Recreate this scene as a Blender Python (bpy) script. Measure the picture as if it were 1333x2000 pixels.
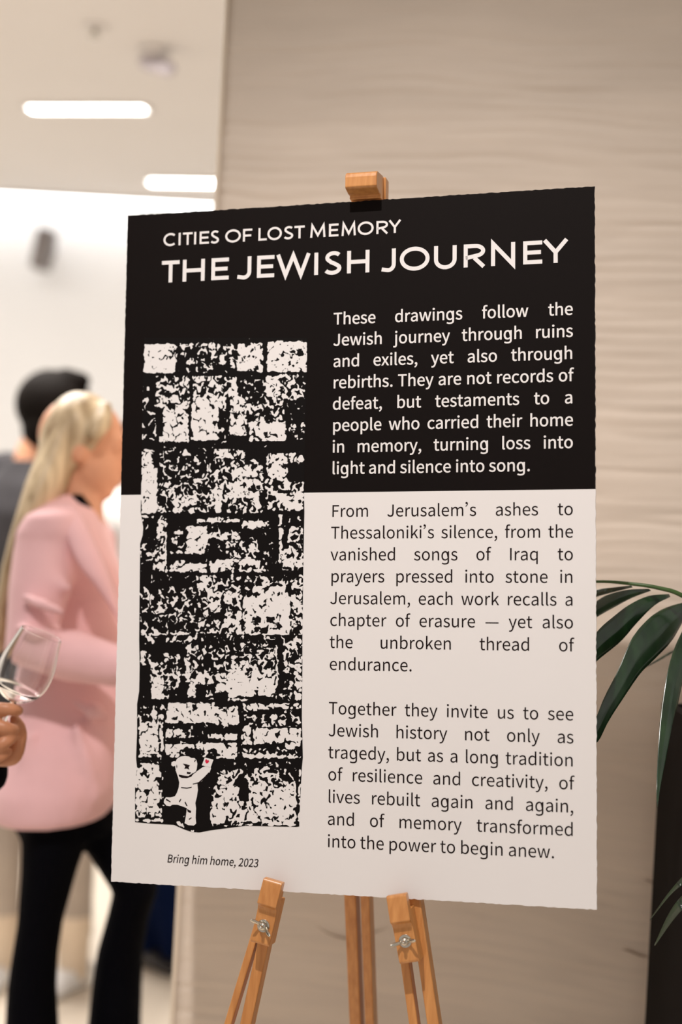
import bpy, bmesh, math, random
import numpy as np
from mathutils import Vector, Matrix
for o in list(bpy.data.objects): bpy.data.objects.remove(o)
random.seed(7); rng = np.random.default_rng(11)
S = bpy.context.scene; COL = S.collection
# ------------------------------------------------------------------ camera, world, lamps, exposure
ROLL = 0.0541; FPX = 2778.0; CAMZ = 1.5
XR = Vector((math.cos(ROLL), 0, math.sin(ROLL))); YD = Vector((math.sin(ROLL), 0, -math.cos(ROLL))); FW = Vector((0, 1, 0))
CAM = Vector((0, 0, CAMZ))
def cw(px, py, d):                       # photo position at a depth -> world point
    return CAM + d*(XR*((px-666.5)/FPX) + YD*((py-1000)/FPX) + FW)
def on_z(px, py, z):                     # photo position on a horizontal plane
    r = cw(px, py, 1) - CAM
    return CAM + r*((z-CAMZ)/r.z)
cd = bpy.data.cameras.new('camera'); cam = bpy.data.objects.new('camera', cd); COL.objects.link(cam)
cam.matrix_world = Matrix(((XR.x, -YD.x, 0, 0), (0, 0, -1, 0), (XR.z, -YD.z, 0, CAMZ), (0, 0, 0, 1)))
cd.sensor_fit = 'VERTICAL'; cd.sensor_height = 36; cd.lens = 50; cd.clip_start = 0.05
cd.dof.use_dof = True; cd.dof.focus_distance = 2.03; cd.dof.aperture_fstop = 1.5
S.camera = cam
S.view_settings.view_transform = 'Standard'; S.view_settings.look = 'None'
S.view_settings.exposure = 0.0; S.view_settings.gamma = 1.0; S.view_settings.use_curve_mapping = False
w = bpy.data.worlds.new('world'); S.world = w; w.use_nodes = True
w.node_tree.nodes['Background'].inputs[0].default_value = (1.0, 0.93, 0.87, 1); w.node_tree.nodes['Background'].inputs[1].default_value = 0.47
def lamp(name, typ, loc, aim, energy, color, **kw):
    l = bpy.data.lights.new(name, typ); l.energy = energy; l.color = color
    for k, v in kw.items(): setattr(l, k, v)
    o = bpy.data.objects.new(name, l); COL.objects.link(o); o.location = loc
    o.rotation_euler = (Vector(aim)-Vector(loc)).to_track_quat('-Z', 'Y').to_euler(); return o
lamp('spot_lamp', 'SPOT', (-0.60, 0.36, 4.0), (0.12, 2.1, .80), 345, (1, .935, .89), spot_size=1.05, spot_blend=1, shadow_soft_size=.022)
lamp('room_fill_lamp', 'AREA', (-1.2, 3.9, 2.95), (-1.2, 3.9, 0), 84, (1, .95, .9), size=1.2)  # this and the next: added fill lamps, brighten the woman and floor
lamp('room_fill_lamp', 'AREA', (-1.9, 5.4, 2.95), (-1.9, 5.4, 0), 35, (1, .96, .92), size=1.2)
# ------------------------------------------------------------------ helpers
def mat(name, col, rough=.5, metal=0, spec=.5, var=0, scale=8, stretch=(1,1,1), bump=0, emit=None, trans=0, ior=1.45, col2=None, coat=0, sheen=0, detail=4):
    m = bpy.data.materials.new(name); m.use_nodes = True; nt = m.node_tree; b = nt.nodes['Principled BSDF']
    b.inputs['Base Color'].default_value = (*col, 1); b.inputs['Roughness'].default_value = rough
    b.inputs['Metallic'].default_value = metal; b.inputs['Specular IOR Level'].default_value = spec
    b.inputs['Transmission Weight'].default_value = trans; b.inputs['IOR'].default_value = ior
    b.inputs['Coat Weight'].default_value = coat; b.inputs['Coat Roughness'].default_value = .2; b.inputs['Sheen Weight'].default_value = sheen
    if emit: b.inputs['Emission Color'].default_value = (*emit[0], 1); b.inputs['Emission Strength'].default_value = emit[1]
    if var or bump or col2:
        tc = nt.nodes.new('ShaderNodeTexCoord'); mp = nt.nodes.new('ShaderNodeMapping'); mp.inputs['Scale'].default_value = stretch
        n = nt.nodes.new('ShaderNodeTexNoise'); n.inputs['Scale'].default_value = scale; n.inputs['Detail'].default_value = detail
        nt.links.new(tc.outputs['Object'], mp.inputs[0]); nt.links.new(mp.outputs[0], n.inputs['Vector'])
        r = nt.nodes.new('ShaderNodeValToRGB'); r.color_ramp.elements[0].position = .3; r.color_ramp.elements[1].position = .7
        c2 = col2 or tuple(min(1, c*(1+var)) for c in col); c1 = col if col2 else tuple(c*(1-var) for c in col)
        r.color_ramp.elements[0].color = (*c1, 1); r.color_ramp.elements[1].color = (*c2, 1)
        nt.links.new(n.outputs[0], r.inputs[0]); nt.links.new(r.outputs[0], b.inputs['Base Color'])
        if bump:
            bp = nt.nodes.new('ShaderNodeBump'); bp.inputs['Strength'].default_value = bump; bp.inputs['Distance'].default_value = .004
            nt.links.new(n.outputs[0], bp.inputs['Height']); nt.links.new(bp.outputs[0], b.inputs['Normal'])
    return m
def obj(name, me, m=None, parent=None, smooth=False, auto=None):
    if isinstance(me, bmesh.types.BMesh):
        bm = me; me = bpy.data.meshes.new(name)
        bmesh.ops.recalc_face_normals(bm, faces=bm.faces); bm.to_mesh(me); bm.free()
    o = bpy.data.objects.new(name, me); COL.objects.link(o)
    if m:
        mi = [p.material_index for p in me.polygons]
        while len(me.materials): me.materials.pop(index=0)
        for x in (m if isinstance(m, (list, tuple)) else [m]): me.materials.append(x)
        if isinstance(m, (list, tuple)): me.polygons.foreach_set('material_index', mi)
    if smooth: me.polygons.foreach_set('use_smooth', [True]*len(me.polygons))
    if parent: o.parent = parent; o.matrix_parent_inverse = parent.matrix_world.inverted()
    return o
def tag(o, label, cat, group=None):
    o['label'] = label; o['category'] = cat
    if group: o['group'] = group
    return o
def struct(o): o['kind'] = 'structure'; return o
def empty(name, loc):
    o = bpy.data.objects.new(name, None); COL.objects.link(o); o.location = loc; o.empty_display_size = .05
    o.matrix_world = Matrix.Translation(loc); return o
def box(bm, lo, hi, M=None):
    vs = [bm.verts.new((M or Matrix()) @ Vector((x, y, z))) for x in (lo[0], hi[0]) for y in (lo[1], hi[1]) for z in (lo[2], hi[2])]
    for f in ((0,1,3,2), (4,6,7,5), (0,4,5,1), (2,3,7,6), (0,2,6,4), (1,5,7,3)): bm.faces.new([vs[i] for i in f])
    return vs
def bevel(bm, w, seg=2):
    bmesh.ops.recalc_face_normals(bm, faces=bm.faces)
    bmesh.ops.bevel(bm, geom=[e for e in bm.edges if len(e.link_faces) == 2 and e.calc_face_angle(0) > .4], offset=w, segments=seg, affect='EDGES', profile=.5)
    return bm
def ringloft(bm, rings, cap=True):
    rows = [[bm.verts.new(p) for p in r] for r in rings]; n = len(rows[0])
    for a, b in zip(rows, rows[1:]):
        for i in range(n): bm.faces.new((a[i], a[(i+1) % n], b[(i+1) % n], b[i]))
    if cap:
        for r in (rows[0], rows[-1]):
            c = bm.verts.new(sum((v.co for v in r), Vector())/n)
            for i in range(n): bm.faces.new((c, r[i], r[(i+1) % n]))
def ell(c, u, v, ru, rv, n=20, p=1.0):
    out = []
    for i in range(n):
        a = 2*math.pi*i/n; ca, sa = math.cos(a), math.sin(a)
        out.append(c + u*(ru*math.copysign(abs(ca)**p, ca)) + v*(rv*math.copysign(abs(sa)**p, sa)))
    return out
def tube(bm, pts, rad, n=14, flat=1.0, ref=None, round_caps=True):
    pts = [Vector(p) for p in pts]; rad = list(rad)
    if round_caps:
        d0 = (pts[0]-pts[1]).normalized(); d1 = (pts[-1]-pts[-2]).normalized(); r0, r1 = rad[0], rad[-1]
        P, Rr = pts[:], rad[:]
        for k in (.5, .87, .98): P.insert(0, pts[0]+d0*r0*k); Rr.insert(0, r0*math.sqrt(1-k*k))
        for k in (.5, .87, .98): P.append(pts[-1]+d1*r1*k); Rr.append(r1*math.sqrt(1-k*k))
        pts, rad = P, Rr
    rings = []; ref = Vector(ref) if ref else Vector((.31, .85, .22))
    for i, p in enumerate(pts):
        t = (pts[min(i+1, len(pts)-1)]-pts[max(i-1, 0)]).normalized()
        u = (ref-t*ref.dot(t)).normalized(); v = t.cross(u)
        rings.append(ell(p, u, v, rad[i]*flat, rad[i], n))
    ringloft(bm, rings)
def ball(bm, c, r, ax=None, n=16):
    c = Vector(c); ax = ax or (Vector((1,0,0)), Vector((0,1,0)), Vector((0,0,1)))
    rings = []
    for i in range(1, n//2+1):
        a = math.pi*i/(n//2+1)
        rings.append(ell(c+ax[2]*(r[2]*math.cos(a)), ax[0], ax[1], r[0]*math.sin(a), r[1]*math.sin(a), n))
    ringloft(bm, rings)
def spl(pts, k=6):                        # Catmull-Rom through points
    P = [Vector(p) for p in pts]; P = [P[0]*2-P[1]]+P+[P[-1]*2-P[-2]]; out = []
    for i in range(1, len(P)-2):
        for j in range(k):
            t = j/k; a, b, c, d = P[i-1:i+3]
            out.append(.5*((2*b)+(c-a)*t+(2*a-5*b+4*c-d)*t*t+(3*b-a-3*c+d)*t**3))
    out.append(P[-2]); return out
def interp(v, n):                         # resample a list of numbers to n values
    return list(np.interp(np.linspace(0, len(v)-1, n), range(len(v)), v))
def fuse(name, bm, m, parent, vox=.008, it=6, f=.5):   # one continuous surface from overlapping closed shapes
    me = bpy.data.meshes.new('tmp'); bmesh.ops.recalc_face_normals(bm, faces=bm.faces); bm.to_mesh(me); bm.free()
    t = bpy.data.objects.new('tmp', me); COL.objects.link(t)
    r = t.modifiers.new('r', 'REMESH'); r.mode = 'VOXEL'; r.voxel_size = vox
    s = t.modifiers.new('s', 'SMOOTH'); s.iterations = it; s.factor = f
    dg = bpy.context.evaluated_depsgraph_get()
    out = bpy.data.meshes.new_from_object(t.evaluated_get(dg)); bpy.data.objects.remove(t); out.name = name
    return obj(name, out, m, parent, smooth=True)
def vnoise(x, y, seed):                   # smooth value noise on arrays
    g = np.random.default_rng(seed).random((64, 256))
    xi = np.floor(x).astype(int); yi = np.floor(y).astype(int); fx = x-xi; fy = y-yi
    fx = fx*fx*(3-2*fx); fy = fy*fy*(3-2*fy)
    q = lambda a, b: g[a % 64, b % 256]
    return (q(xi, yi)*(1-fx)+q(xi+1, yi)*fx)*(1-fy)+(q(xi, yi+1)*(1-fx)+q(xi+1, yi+1)*fx)*fy
# ------------------------------------------------------------------ materials
M_wall = mat('stone_wall', (.75, .645, .545), .62, var=.05, scale=3, stretch=(1, 1, 4))
M_edge = mat('pale_edge', (.80, .69, .56), .5)
M_white = mat('plaster', (.72, .715, .71), .7, var=.015, scale=2)
M_ceil = mat('ceiling_paint', (.80, .775, .76), .8, var=.02, scale=1.2)
M_floor = mat('pale_floor', (.90, .80, .67), .35, var=.06, scale=3, stretch=(6, 1, 1))
M_light = mat('light_diffuser', (1, 1, 1), emit=((1, .97, .94), 14))
M_cove = mat('cove_diffuser', (1, 1, 1), emit=((.97, .98, 1), 9))
M_grey = mat('grey_plastic', (.17, .155, .15), .6, var=.05, scale=30)
M_dark = mat('dark_plastic', (.55, .51, .55), .4, var=.05, scale=30)
M_wood = mat('beech', (.50, .20, .055), .36, scale=16, stretch=(9, 9, .5), col2=(.66, .30, .095), bump=.06, coat=.25)
M_steel = mat('steel', (.62, .58, .50), .25, metal=1, var=.08, scale=60)
M_black = mat('print_black', (.0055, .0032, .0028), .6, spec=.10)
M_foam = mat('board_white', (.79, .755, .745), .5, var=.008, scale=5, spec=.4)
M_ink = mat('text_ink', (.012, .006, .006), .5, spec=.1)
M_ltr = mat('text_white', (.79, .755, .745), .5)
M_red = mat('red_ink', (.62, .01, .05), .5)
M_skin = mat('skin', (.72, .36, .22), .5, var=.08, scale=14)
M_hand = mat('hand_skin', (.50, .215, .11), .45, var=.10, scale=30)
M_pink = mat('pink_cloth', (.82, .50, .52), .75, var=.05, scale=9, sheen=.15)
M_blk = mat('black_cloth', (.0025, .0025, .004), .95, spec=.05, var=.1, scale=20)
M_char = mat('charcoal_cloth', (.035, .032, .036), .85, var=.15, scale=20)
M_greyc = mat('grey_cloth', (.42, .36, .31), .8, var=.06, scale=14)
M_navy = mat('navy_cloth', (.003, .008, .035), .9, spec=.05, var=.15, scale=14)
M_shirt = mat('white_cloth', (.86, .83, .80), .8, var=.03, scale=10)
M_sneak = mat('white_leather', (.82, .82, .82), .5, var=.03, scale=20)
M_shoe = mat('dark_leather', (.03, .027, .03), .35, var=.1, scale=20)
M_sock = mat('cream_cloth', (.75, .62, .48), .8, var=.04, scale=30)
M_blond = mat('blonde_hair', (.24, .155, .075), .42, scale=15, stretch=(3, 3, .16), col2=(.80, .64, .42), bump=.3)
M_brun = mat('dark_hair', (.006, .004, .003), .7, spec=.1, var=.3, scale=40, stretch=(2, 2, .4), bump=.2)
M_gold = mat('gold', (.8, .6, .3), .25, metal=1)
M_leaf = mat('palm_leaf', (.004, .018, .006), .26, scale=60, stretch=(1, 1, .25), col2=(.014, .046, .014), coat=.9, bump=.12)
M_stem = mat('palm_stem', (.05, .10, .025), .4, var=.15, scale=30)
M_pot = mat('black_planter', (.004, .003, .003), .7, spec=.1, var=.1, scale=10)
M_soil = mat('soil', (.03, .02, .014), .95, var=.4, scale=60, bump=.5)
M_glass = mat('clear_glass', (1, 1, 1), .0, trans=1, ior=1.45)
# ------------------------------------------------------------------ the room
def slab(name, lo, hi, m):
    bm = bmesh.new(); box(bm, lo, hi); return struct(obj(name, bm, m))
slab('floor', (-4.2, -1.5, -.1), (4.2, 7.35, 0), M_floor)
slab('ceiling', (-4.2, 3.3, 3.0), (4.2, 7.35, 3.1), M_ceil)
slab('ceiling_lobby', (-4.2, -1.5, 4.15), (4.2, 3.4, 4.25), M_ceil)
slab('wall_bulkhead', (-4.2, 3.3, 3.1), (4.2, 3.4, 4.15), M_white)
slab('wall_back', (-4.2, 7.25, 0), (4.2, 7.35, 3.0), M_white)
slab('wall_left_bounce', (-4.2, 2.2, 0), (-4.1, 7.25, 3.0), M_white)  # unseen side wall, added to bounce light into the room
# stone-faced wall with carved ripples
YAW = math.radians(11); WE = Vector((math.cos(YAW), -math.sin(YAW), 0)); WN = Vector((-math.sin(YAW), -math.cos(YAW), 0)); WP = Vector((.0806, 2.68, 0))
WS0, WS1 = -.3647, 1.30
nx, nz = 84, 1180
s = np.linspace(WS0+.009, WS1, nx); z = np.linspace(0, 4.15, nz); SS, ZZ = np.meshgrid(s, z)
warp = 1.3*vnoise(SS*1.7+7, ZZ*2.2+3, 5)+.9*vnoise(SS*4.2, ZZ*9, 6)
ph = ZZ/.023+warp
fr_ = ph-np.floor(ph); rid = np.where(fr_ < .72, fr_/.72, (1-fr_)/.28); rid = rid*rid*(3-2*rid)
amp = .02+1.0*vnoise(SS*3.4+2, np.floor(ph)*1.0+.5, 8)**2.0
fine = vnoise(SS*5+3, ZZ*60+warp*2, 9)
rg = lambda n, p: (1-np.abs(2*n-1))**p
g1 = rg(vnoise(SS*3.6+9, ZZ*26+warp*1.2, 14), 3.0); g2 = rg(vnoise(SS*6.5+4, ZZ*52+warp*2, 15), 2.5)
H = .0030*rid*amp+.0014*fine-.0026*g1-.0013*g2
bm = bmesh.new(); G = []
for j in range(nz):
    G.append([bm.verts.new(WP+WE*float(s[i])+WN*float(H[j, i])+Vector((0, 0, float(z[j])))) for i in range(nx)])
for j in range(nz-1):
    for i in range(nx-1): bm.faces.new((G[j][i], G[j][i+1], G[j+1][i+1], G[j+1][i]))
BK = WN*(-.45)
edge = [G[0][i] for i in range(nx)]+[G[j][-1] for j in range(1, nz)]+[G[-1][i] for i in range(nx-2, -1, -1)]+[G[j][0] for j in range(nz-2, 0, -1)]
b2 = []
for v in edge: b2.append(bm.verts.new(v.co-WN*((v.co-WP).dot(WN))+BK))
for i in range(len(edge)):
    k = (i+1) % len(edge); bm.faces.new((edge[i], b2[i], b2[k], edge[k]))
bm.faces.new(b2)
struct(obj('wall_right', bm, M_wall, smooth=True))
bm = bmesh.new(); Mx = Matrix.Translation(WP) @ Matrix((WE, -WN, Vector((0, 0, 1)))).transposed().to_4x4()
box(bm, (WS0, -.004, 0), (WS0+.009, .45, 4.15), Mx); bevel(bm, .002); struct(obj('trim_1', bm, M_edge))
# scuff marks on the lower wall
M_scuff = mat('scuff', (.34, .25, .18), .7)
wall = bpy.data.objects['wall_right']
def on_wall(px, py, off=.0042):
    r = cw(px, py, 1)-CAM; return CAM+r*((WP+WN*off-CAM).dot(WN)/r.dot(WN))
for P, wd in (([(1214, 1853), (1232, 1858), (1252, 1866), (1272, 1870)], .0022), ([(618, 1806), (640, 1822), (672, 1832), (700, 1830), (735, 1820), (764, 1810)], .0016), ([(1258, 1718), (1272, 1722), (1284, 1732)], .0016)):
    q_ = spl([on_wall(*p_) for p_ in P], 5); bm = bmesh.new(); n_ = len(q_); U, Lw = [], []
    for i, p_ in enumerate(q_):
        h_ = wd*math.sin(math.pi*(i+.3)/(n_-.4)); U.append(bm.verts.new(p_+Vector((0, 0, h_)))); Lw.append(bm.verts.new(p_-Vector((0, 0, h_))))
    for i in range(n_-1): bm.faces.new((U[i], U[i+1], Lw[i+1], Lw[i]))
    obj('scuff_mark', bm, M_scuff, wall)
# ceiling lamps
def bar_light(pa, pb, label):
    a, b = on_z(*pa, 3.0), on_z(*pb, 3.0); c = (a+b)/2; L = (b-a).length
    e = empty('ceiling_light', (c.x, c.y, 2.985)); d = (b-a).normalized(); n = Vector((-d.y, d.x, 0))
    Mx = Matrix.Translation(c) @ Matrix((d, n, Vector((0, 0, 1)))).transposed().to_4x4()
    bm = bmesh.new()
    for lo, hi in (((-L/2-.02, -.05, -.012), (L/2+.02, -.035, .0)), ((-L/2-.02, .035, -.012), (L/2+.02, .05, .0)), ((-L/2-.02, -.035, -.012), (-L/2, .035, .0)), ((L/2, -.035, -.012), (L/2+.02, .035, .0))): box(bm, lo, hi, Mx)
    obj('frame', bm, M_ceil, e)
    bm = bmesh.new(); box(bm, (-L/2, -.035, -.008), (L/2, .035, -.001), Mx); obj('diffuser', bm, M_light, e)
    tag(e, label, 'light', 'recessed ceiling lights')
bar_light((58, 208.5), (284, 208.5), 'glowing recessed ceiling light bar at upper left, whole bar in view')
bar_light((292, 352), (530, 356), 'glowing recessed ceiling light bar partly hidden by the stone wall edge')
e = empty('cove_light', (-1.0, 7.11, 2.98))
bm = bmesh.new(); box(bm, (-4.0, 7.05, 2.982), (3.6, 7.065, 3.0)); obj('valance', bm, M_ceil, e)
bm = bmesh.new(); box(bm, (-4.0, 7.08, 2.990), (3.6, 7.15, 2.998)); obj('diffuser', bm, M_cove, e)
tag(e, 'long bright cove light washing the top of the white back wall', 'light')
# loudspeaker on the back wall
c = cw(85, 487, 7.0); up = (cw(93, 446, 7.0)-cw(77, 525, 7.0)).normalized(); rt = up.cross(Vector((0, 1, 0))).normalized()*-1
rt = Vector((up.z, 0, -up.x)); bk = Vector((0, 1, 0))
Mx = Matrix.Translation(c) @ Matrix((rt, bk, up)).transposed().to_4x4()
e = empty('loudspeaker', c)
bm = bmesh.new(); box(bm, (-.042, -.05, -.098), (.042, .07, .098), Mx); bevel(bm, .008); obj('cabinet', bm, M_grey, e)
bm = bmesh.new(); box(bm, (-.036, -.056, -.09), (.036, -.049, .09), Mx); bevel(bm, .003); obj('grille', bm, mat('grille_cloth', (.20, .18, .175), .8, var=.15, scale=300), e)
bm = bmesh.new(); tube(bm, [c+Vector((0, .06, 0)), c+Vector((0, .15, 0)), c+Vector((0, .252, .03))], [.012]*3); obj('bracket', bm, M_grey, e)
tag(e, 'small grey loudspeaker tilted on the white back wall', 'speaker')
# ceiling sensor and sprinkler
p = on_z(300, 96, 3.0); e = empty('security_camera', (p.x, p.y, 3.0))
bm = bmesh.new(); ringloft(bm, [ell(Vector((p.x, p.y, zz)), Vector((1,0,0)), Vector((0,1,0)), r, r, 24) for zz, r in ((3.0, .055), (2.985, .055), (2.978, .045), (2.972, .02))]); obj('base', bm, M_ceil, e, True)
bm = bmesh.new(); q = Vector((p.x-.02, p.y, 2.955)); tube(bm, [q, q+Vector((.075, -.02, -.022))], [.027, .027], 16); obj('housing', bm, M_dark, e, True)
tag(e, 'small grey device hanging from the ceiling beside the stone wall', 'security camera')
p = on_z(186, 50, 3.0); e = empty('sprinkler', (p.x, p.y, 3.0))
bm = bmesh.new(); ringloft(bm, [ell(Vector((p.x, p.y, zz)), Vector((1,0,0)), Vector((0,1,0)), r, r, 20) for zz, r in ((3.0, .04), (2.993, .04), (2.99, .03))]); obj('rose', bm, M_ceil, e, True)
bm = bmesh.new(); ringloft(bm, [ell(Vector((p.x, p.y, zz)), Vector((1,0,0)), Vector((0,1,0)), r, r, 14) for zz, r in ((2.992, .008), (2.97, .008), (2.968, .018), (2.965, .018))]); obj('head', bm, M_steel, e, True)
tag(e, 'faint ceiling sprinkler head at the top left above the light bars', 'sprinkler')
GLY = {
',': '97;26 -67 58 -53 77 -27,77 7 77 30 67 44,50 44 37 44 26 36,26 22 26 8 37 -1,50 -1,54 0 53 -21 40 -38,19 -48',
'.': '97;49 -5 61 -5 72 5,72 20 72 34 61 44,49 44 36 44 26 34,26 20 26 5 36 -5',
'0': '194;97 -5 146 -5 177 40,177 129 177 218 146 261,97 261 48 261 18 218,18 129 18 40 48 -5|97 21 68 21 48 54,48 129 48 204 68 236,97 236 126 236 146 204,146 129 146 54 126 21',
'2': '194;15 0,177 0,177 28,106 28,64 25 124 82 165 134,165 186 165 231 136 261,90 261 57 261 35 246,14 224,33 206 47 223 65 235,86 235 118 235 133 214,133 185 133 140 96 89,15 19',
'3': '194;92 -5 138 -5 175 23,175 69 175 104 151 126,120 134,120 136 148 145 166 166,166 197 166 238 134 261,91 261 62 261 39 248,20 231,37 210 51 225 69 235,90 235 117 235 133 219,133 195 133 167 116 146,62 146,62 121 122 121 142 101,142 70 142 40 121 22,90 22 61 22 42 36,27 51,10 31 27 12 52 -5',
'B': '230;35 0,117 0 174 0 214 25,214 75 214 110 193 131,162 137,162 138 186 146 200 168,200 194 200 239 163 257,111 257,35 257|68 148,68 231,107 231 147 231 168 220,168 190 168 164 150 148,106 148|68 26,68 123,112 123 158 123 182 108,182 76 182 42 157 26,112 26',
'F': '193;35 0,68 0,68 115,166 115,166 143,68 143,68 229,183 229,183 257,35 257',
'I': '103;35 0,68 0,68 257,35 257',
'J': '187;83 -5 133 -5 154 31,154 75,154 257,121 257,121 78 121 40 107 24,80 24 61 24 47 32,35 53,12 36 27 9 50 -5',
'T': '210;89 0,121 0,121 229,199 229,199 257,11 257,11 229,89 229',
'a': '197;76 -5 99 -5 121 8,139 23,140 23,143 0,169 0,169 117 169 164 150 195,103 195 72 195 46 181,29 170,41 148 56 158 76 168,98 168 129 168 137 145,137 120 56 111 21 91,21 49 21 15 44 -5|85 21 66 21 51 30,51 51 51 76 73 92,137 99,137 46 119 30 103 21',
'b': '216;116 -5 159 -5 199 33,199 98 199 157 172 195,123 195 102 195 81 183,63 168,64 202,64 279,32 279,32 0,58 0,61 20,62 20 78 5 98 -5|111 22 98 22 81 27,64 42,64 142 82 159 99 168,115 168 151 168 165 140,165 98 165 51 142 22',
'c': '179;107 -5 130 -5 152 5,169 19,155 41 143 30 127 22,110 22 75 22 51 51,51 95 51 139 76 168,111 168 126 168 138 161,149 152,165 173 152 185 134 195,110 195 61 195 18 158,18 95 18 32 57 -5',
'd': '217;97 -5 120 -5 140 8,155 22,156 22,159 0,185 0,185 279,153 279,153 206,154 173 138 187 123 195,101 195 57 195 19 157,19 95 19 32 49 -5|104 22 71 22 51 49,51 95 51 139 76 168,106 168 122 168 137 162,153 148,153 48 137 31 121 22',
'e': '194;109 -5 135 -5 155 4,172 15,160 36 146 27 131 21,113 21 77 21 52 47,50 88,178 88,179 106 179 160 152 195,103 195 60 195 18 157,18 95 18 32 58 -5|49 110 53 148 77 169,104 169 134 169 151 149,151 110',
'f': '114;12 164,37 164,37 0,69 0,69 164,110 164,110 190,69 190,69 220 69 245 78 258,96 258 103 258 111 256,118 252,125 277 116 281 105 283,93 283 55 283 37 259,37 221,37 190,12 188',
'g': '197;96 -88 155 -88 193 -57,193 -22 193 10 170 23,126 23,89 23 63 23 56 32,56 44 56 55 61 61,68 67 76 63 87 60,96 60 135 60 166 86,166 126 166 143 159 157,150 166,189 166,189 190,123 190 116 193 107 195,96 195 58 195 25 169,25 127 25 104 37 86,50 76,50 75 40 68 29 55,29 39 29 24 36 14,46 8,46 6 28 -5 18 -20,18 -37 18 -69 50 -88|96 82 74 82 56 99,56 127 56 155 74 172,96 172 119 172 137 155,137 127 137 99 118 82|101 -65 66 -65 46 -53,46 -32 46 -21 51 -10,65 0,90 -3,123 -3 148 -3 161 -9,161 -27 161 -47 138 -65',
'h': '213;32 0,64 0,64 138 83 157 97 167,116 167 141 167 152 152,152 116,152 0,184 0,184 120 184 169 166 195,126 195 100 195 81 181,63 163,64 202,64 279,32 279',
'i': '96;32 0,64 0,64 190,32 190|48 229 61 229 70 238,70 251 70 263 61 271,48 271 36 271 27 263,27 251 27 238 36 229',
'j': '96;12 -85 50 -85 64 -61,64 -22,64 190,33 190,33 -22 33 -45 28 -59,9 -59,-9 -56,-15 -80 -9 -83 1 -85|48 229 61 229 70 238,70 251 70 263 61 271,48 271 36 271 27 263,27 251 27 238 36 229',
'k': '193;32 0,64 0,64 50,99 92,155 0,190 0,118 113,181 190,146 190,65 90,64 90,64 279,32 279',
'l': '99;66 -5,84 -2,80 23,73 22 68 22 64 26,64 36,64 279,32 279,32 38 32 11 42 -5',
'm': '324;32 0,64 0,64 138 82 158 98 167,112 167 136 167 147 152,147 116,147 0,179 0,179 138 197 158 213 167,227 167 251 167 263 152,263 116,263 0,294 0,294 120 294 169 276 195,237 195 214 195 194 180,174 159 166 181 151 195,121 195 99 195 79 181,62 162,62 162,58 190,32 190',
'n': '214;32 0,64 0,64 138 83 157 97 167,116 167 141 167 152 152,152 116,152 0,184 0,184 120 184 169 166 195,126 195 100 195 80 181,62 162,62 162,58 190,32 190',
'o': '212;106 -5 153 -5 194 32,194 95 194 158 153 195,106 195 60 195 18 158,18 95 18 32 60 -5|106 22 73 22 51 51,51 95 51 139 73 168,106 168 139 168 161 139,161 95 161 51 139 22',
'p': '217;32 -80,64 -80,64 -16,63 18 81 3 99 -5,116 -5 159 -5 199 33,199 98 199 157 172 195,123 195 101 195 79 182,62 168,62 168,58 190,32 190|111 22 98 22 81 27,64 42,64 142 83 159 99 168,115 168 151 168 165 140,165 98 165 51 142 22',
'q': '217;153 -80,185 -80,185 190,159 190,156 172,155 172 139 187 123 195,101 195 57 195 19 157,19 95 19 32 49 -5,97 -5 119 -5 139 7,154 22,153 -13|104 22 71 22 51 49,51 95 51 139 76 168,106 168 122 168 137 162,153 148,153 48 137 31 121 22',
'r': '136;32 0,64 0,64 122 77 154 96 166,112 166,131 163,137 191,116 195 95 195 76 180,62 155,62 155,58 190,32 190',
's': '164;82 -5 127 -5 151 21,151 52 151 88 121 99,93 110 72 118 52 125,52 143 52 158 63 170,88 170 104 170 118 163,131 153,146 173 132 185 111 195,87 195 46 195 22 171,22 141 22 109 50 96,77 86 98 78 120 69,120 50 120 34 108 20,83 20 60 20 43 29,27 43,11 22 29 7 55 -5',
't': '132;92 -5 104 -5 116 -1,127 2,121 27,99 21 77 21 70 35,70 58,70 164,121 164,121 190,70 190,70 244,43 244,40 190,9 188,9 164,38 164,38 59 38 21 51 -5',
'u': '213;88 -5 114 -5 133 9,151 30,152 30,154 0,181 0,181 190,149 190,149 55 131 33 117 23,97 23 72 23 62 38,62 74,62 190,29 190,29 70 29 21 48 -5',
'v': '182;73 0,111 0,178 190,146 190,110 82,93 26,91 26,74 82,38 190,5 190',
'w': '281;62 0,99 0,126 102,139 157,141 157,154 103,181 0,220 0,272 190,241 190,213 80,202 27,200 27,187 80,157 190,126 190,96 80,83 27,82 27,70 80,42 190,9 190',
'x': '174;5 0,39 0,64 44,84 78,85 78,106 44,134 0,169 0,106 96,164 190,131 190,107 148,91 117,89 117,70 148,45 190,10 190,68 99',
'y': '182;35 -82 73 -82 93 -53,106 -16,178 190,147 190,112 85,97 31,95 31,76 85,38 190,5 190,81 0,77 -15 69 -38 55 -56,34 -56,19 -53,13 -78',
'—': '313;16 88,297 88,297 109,16 109',
'’': '350;17 210,24 196 47 207 68 231,68 262 68 281 55 295,40 295 25 295 16 284,16 272 16 260 25 250,39 250,48 253 48 237 36 219',
' ': '78;',
}
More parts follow.
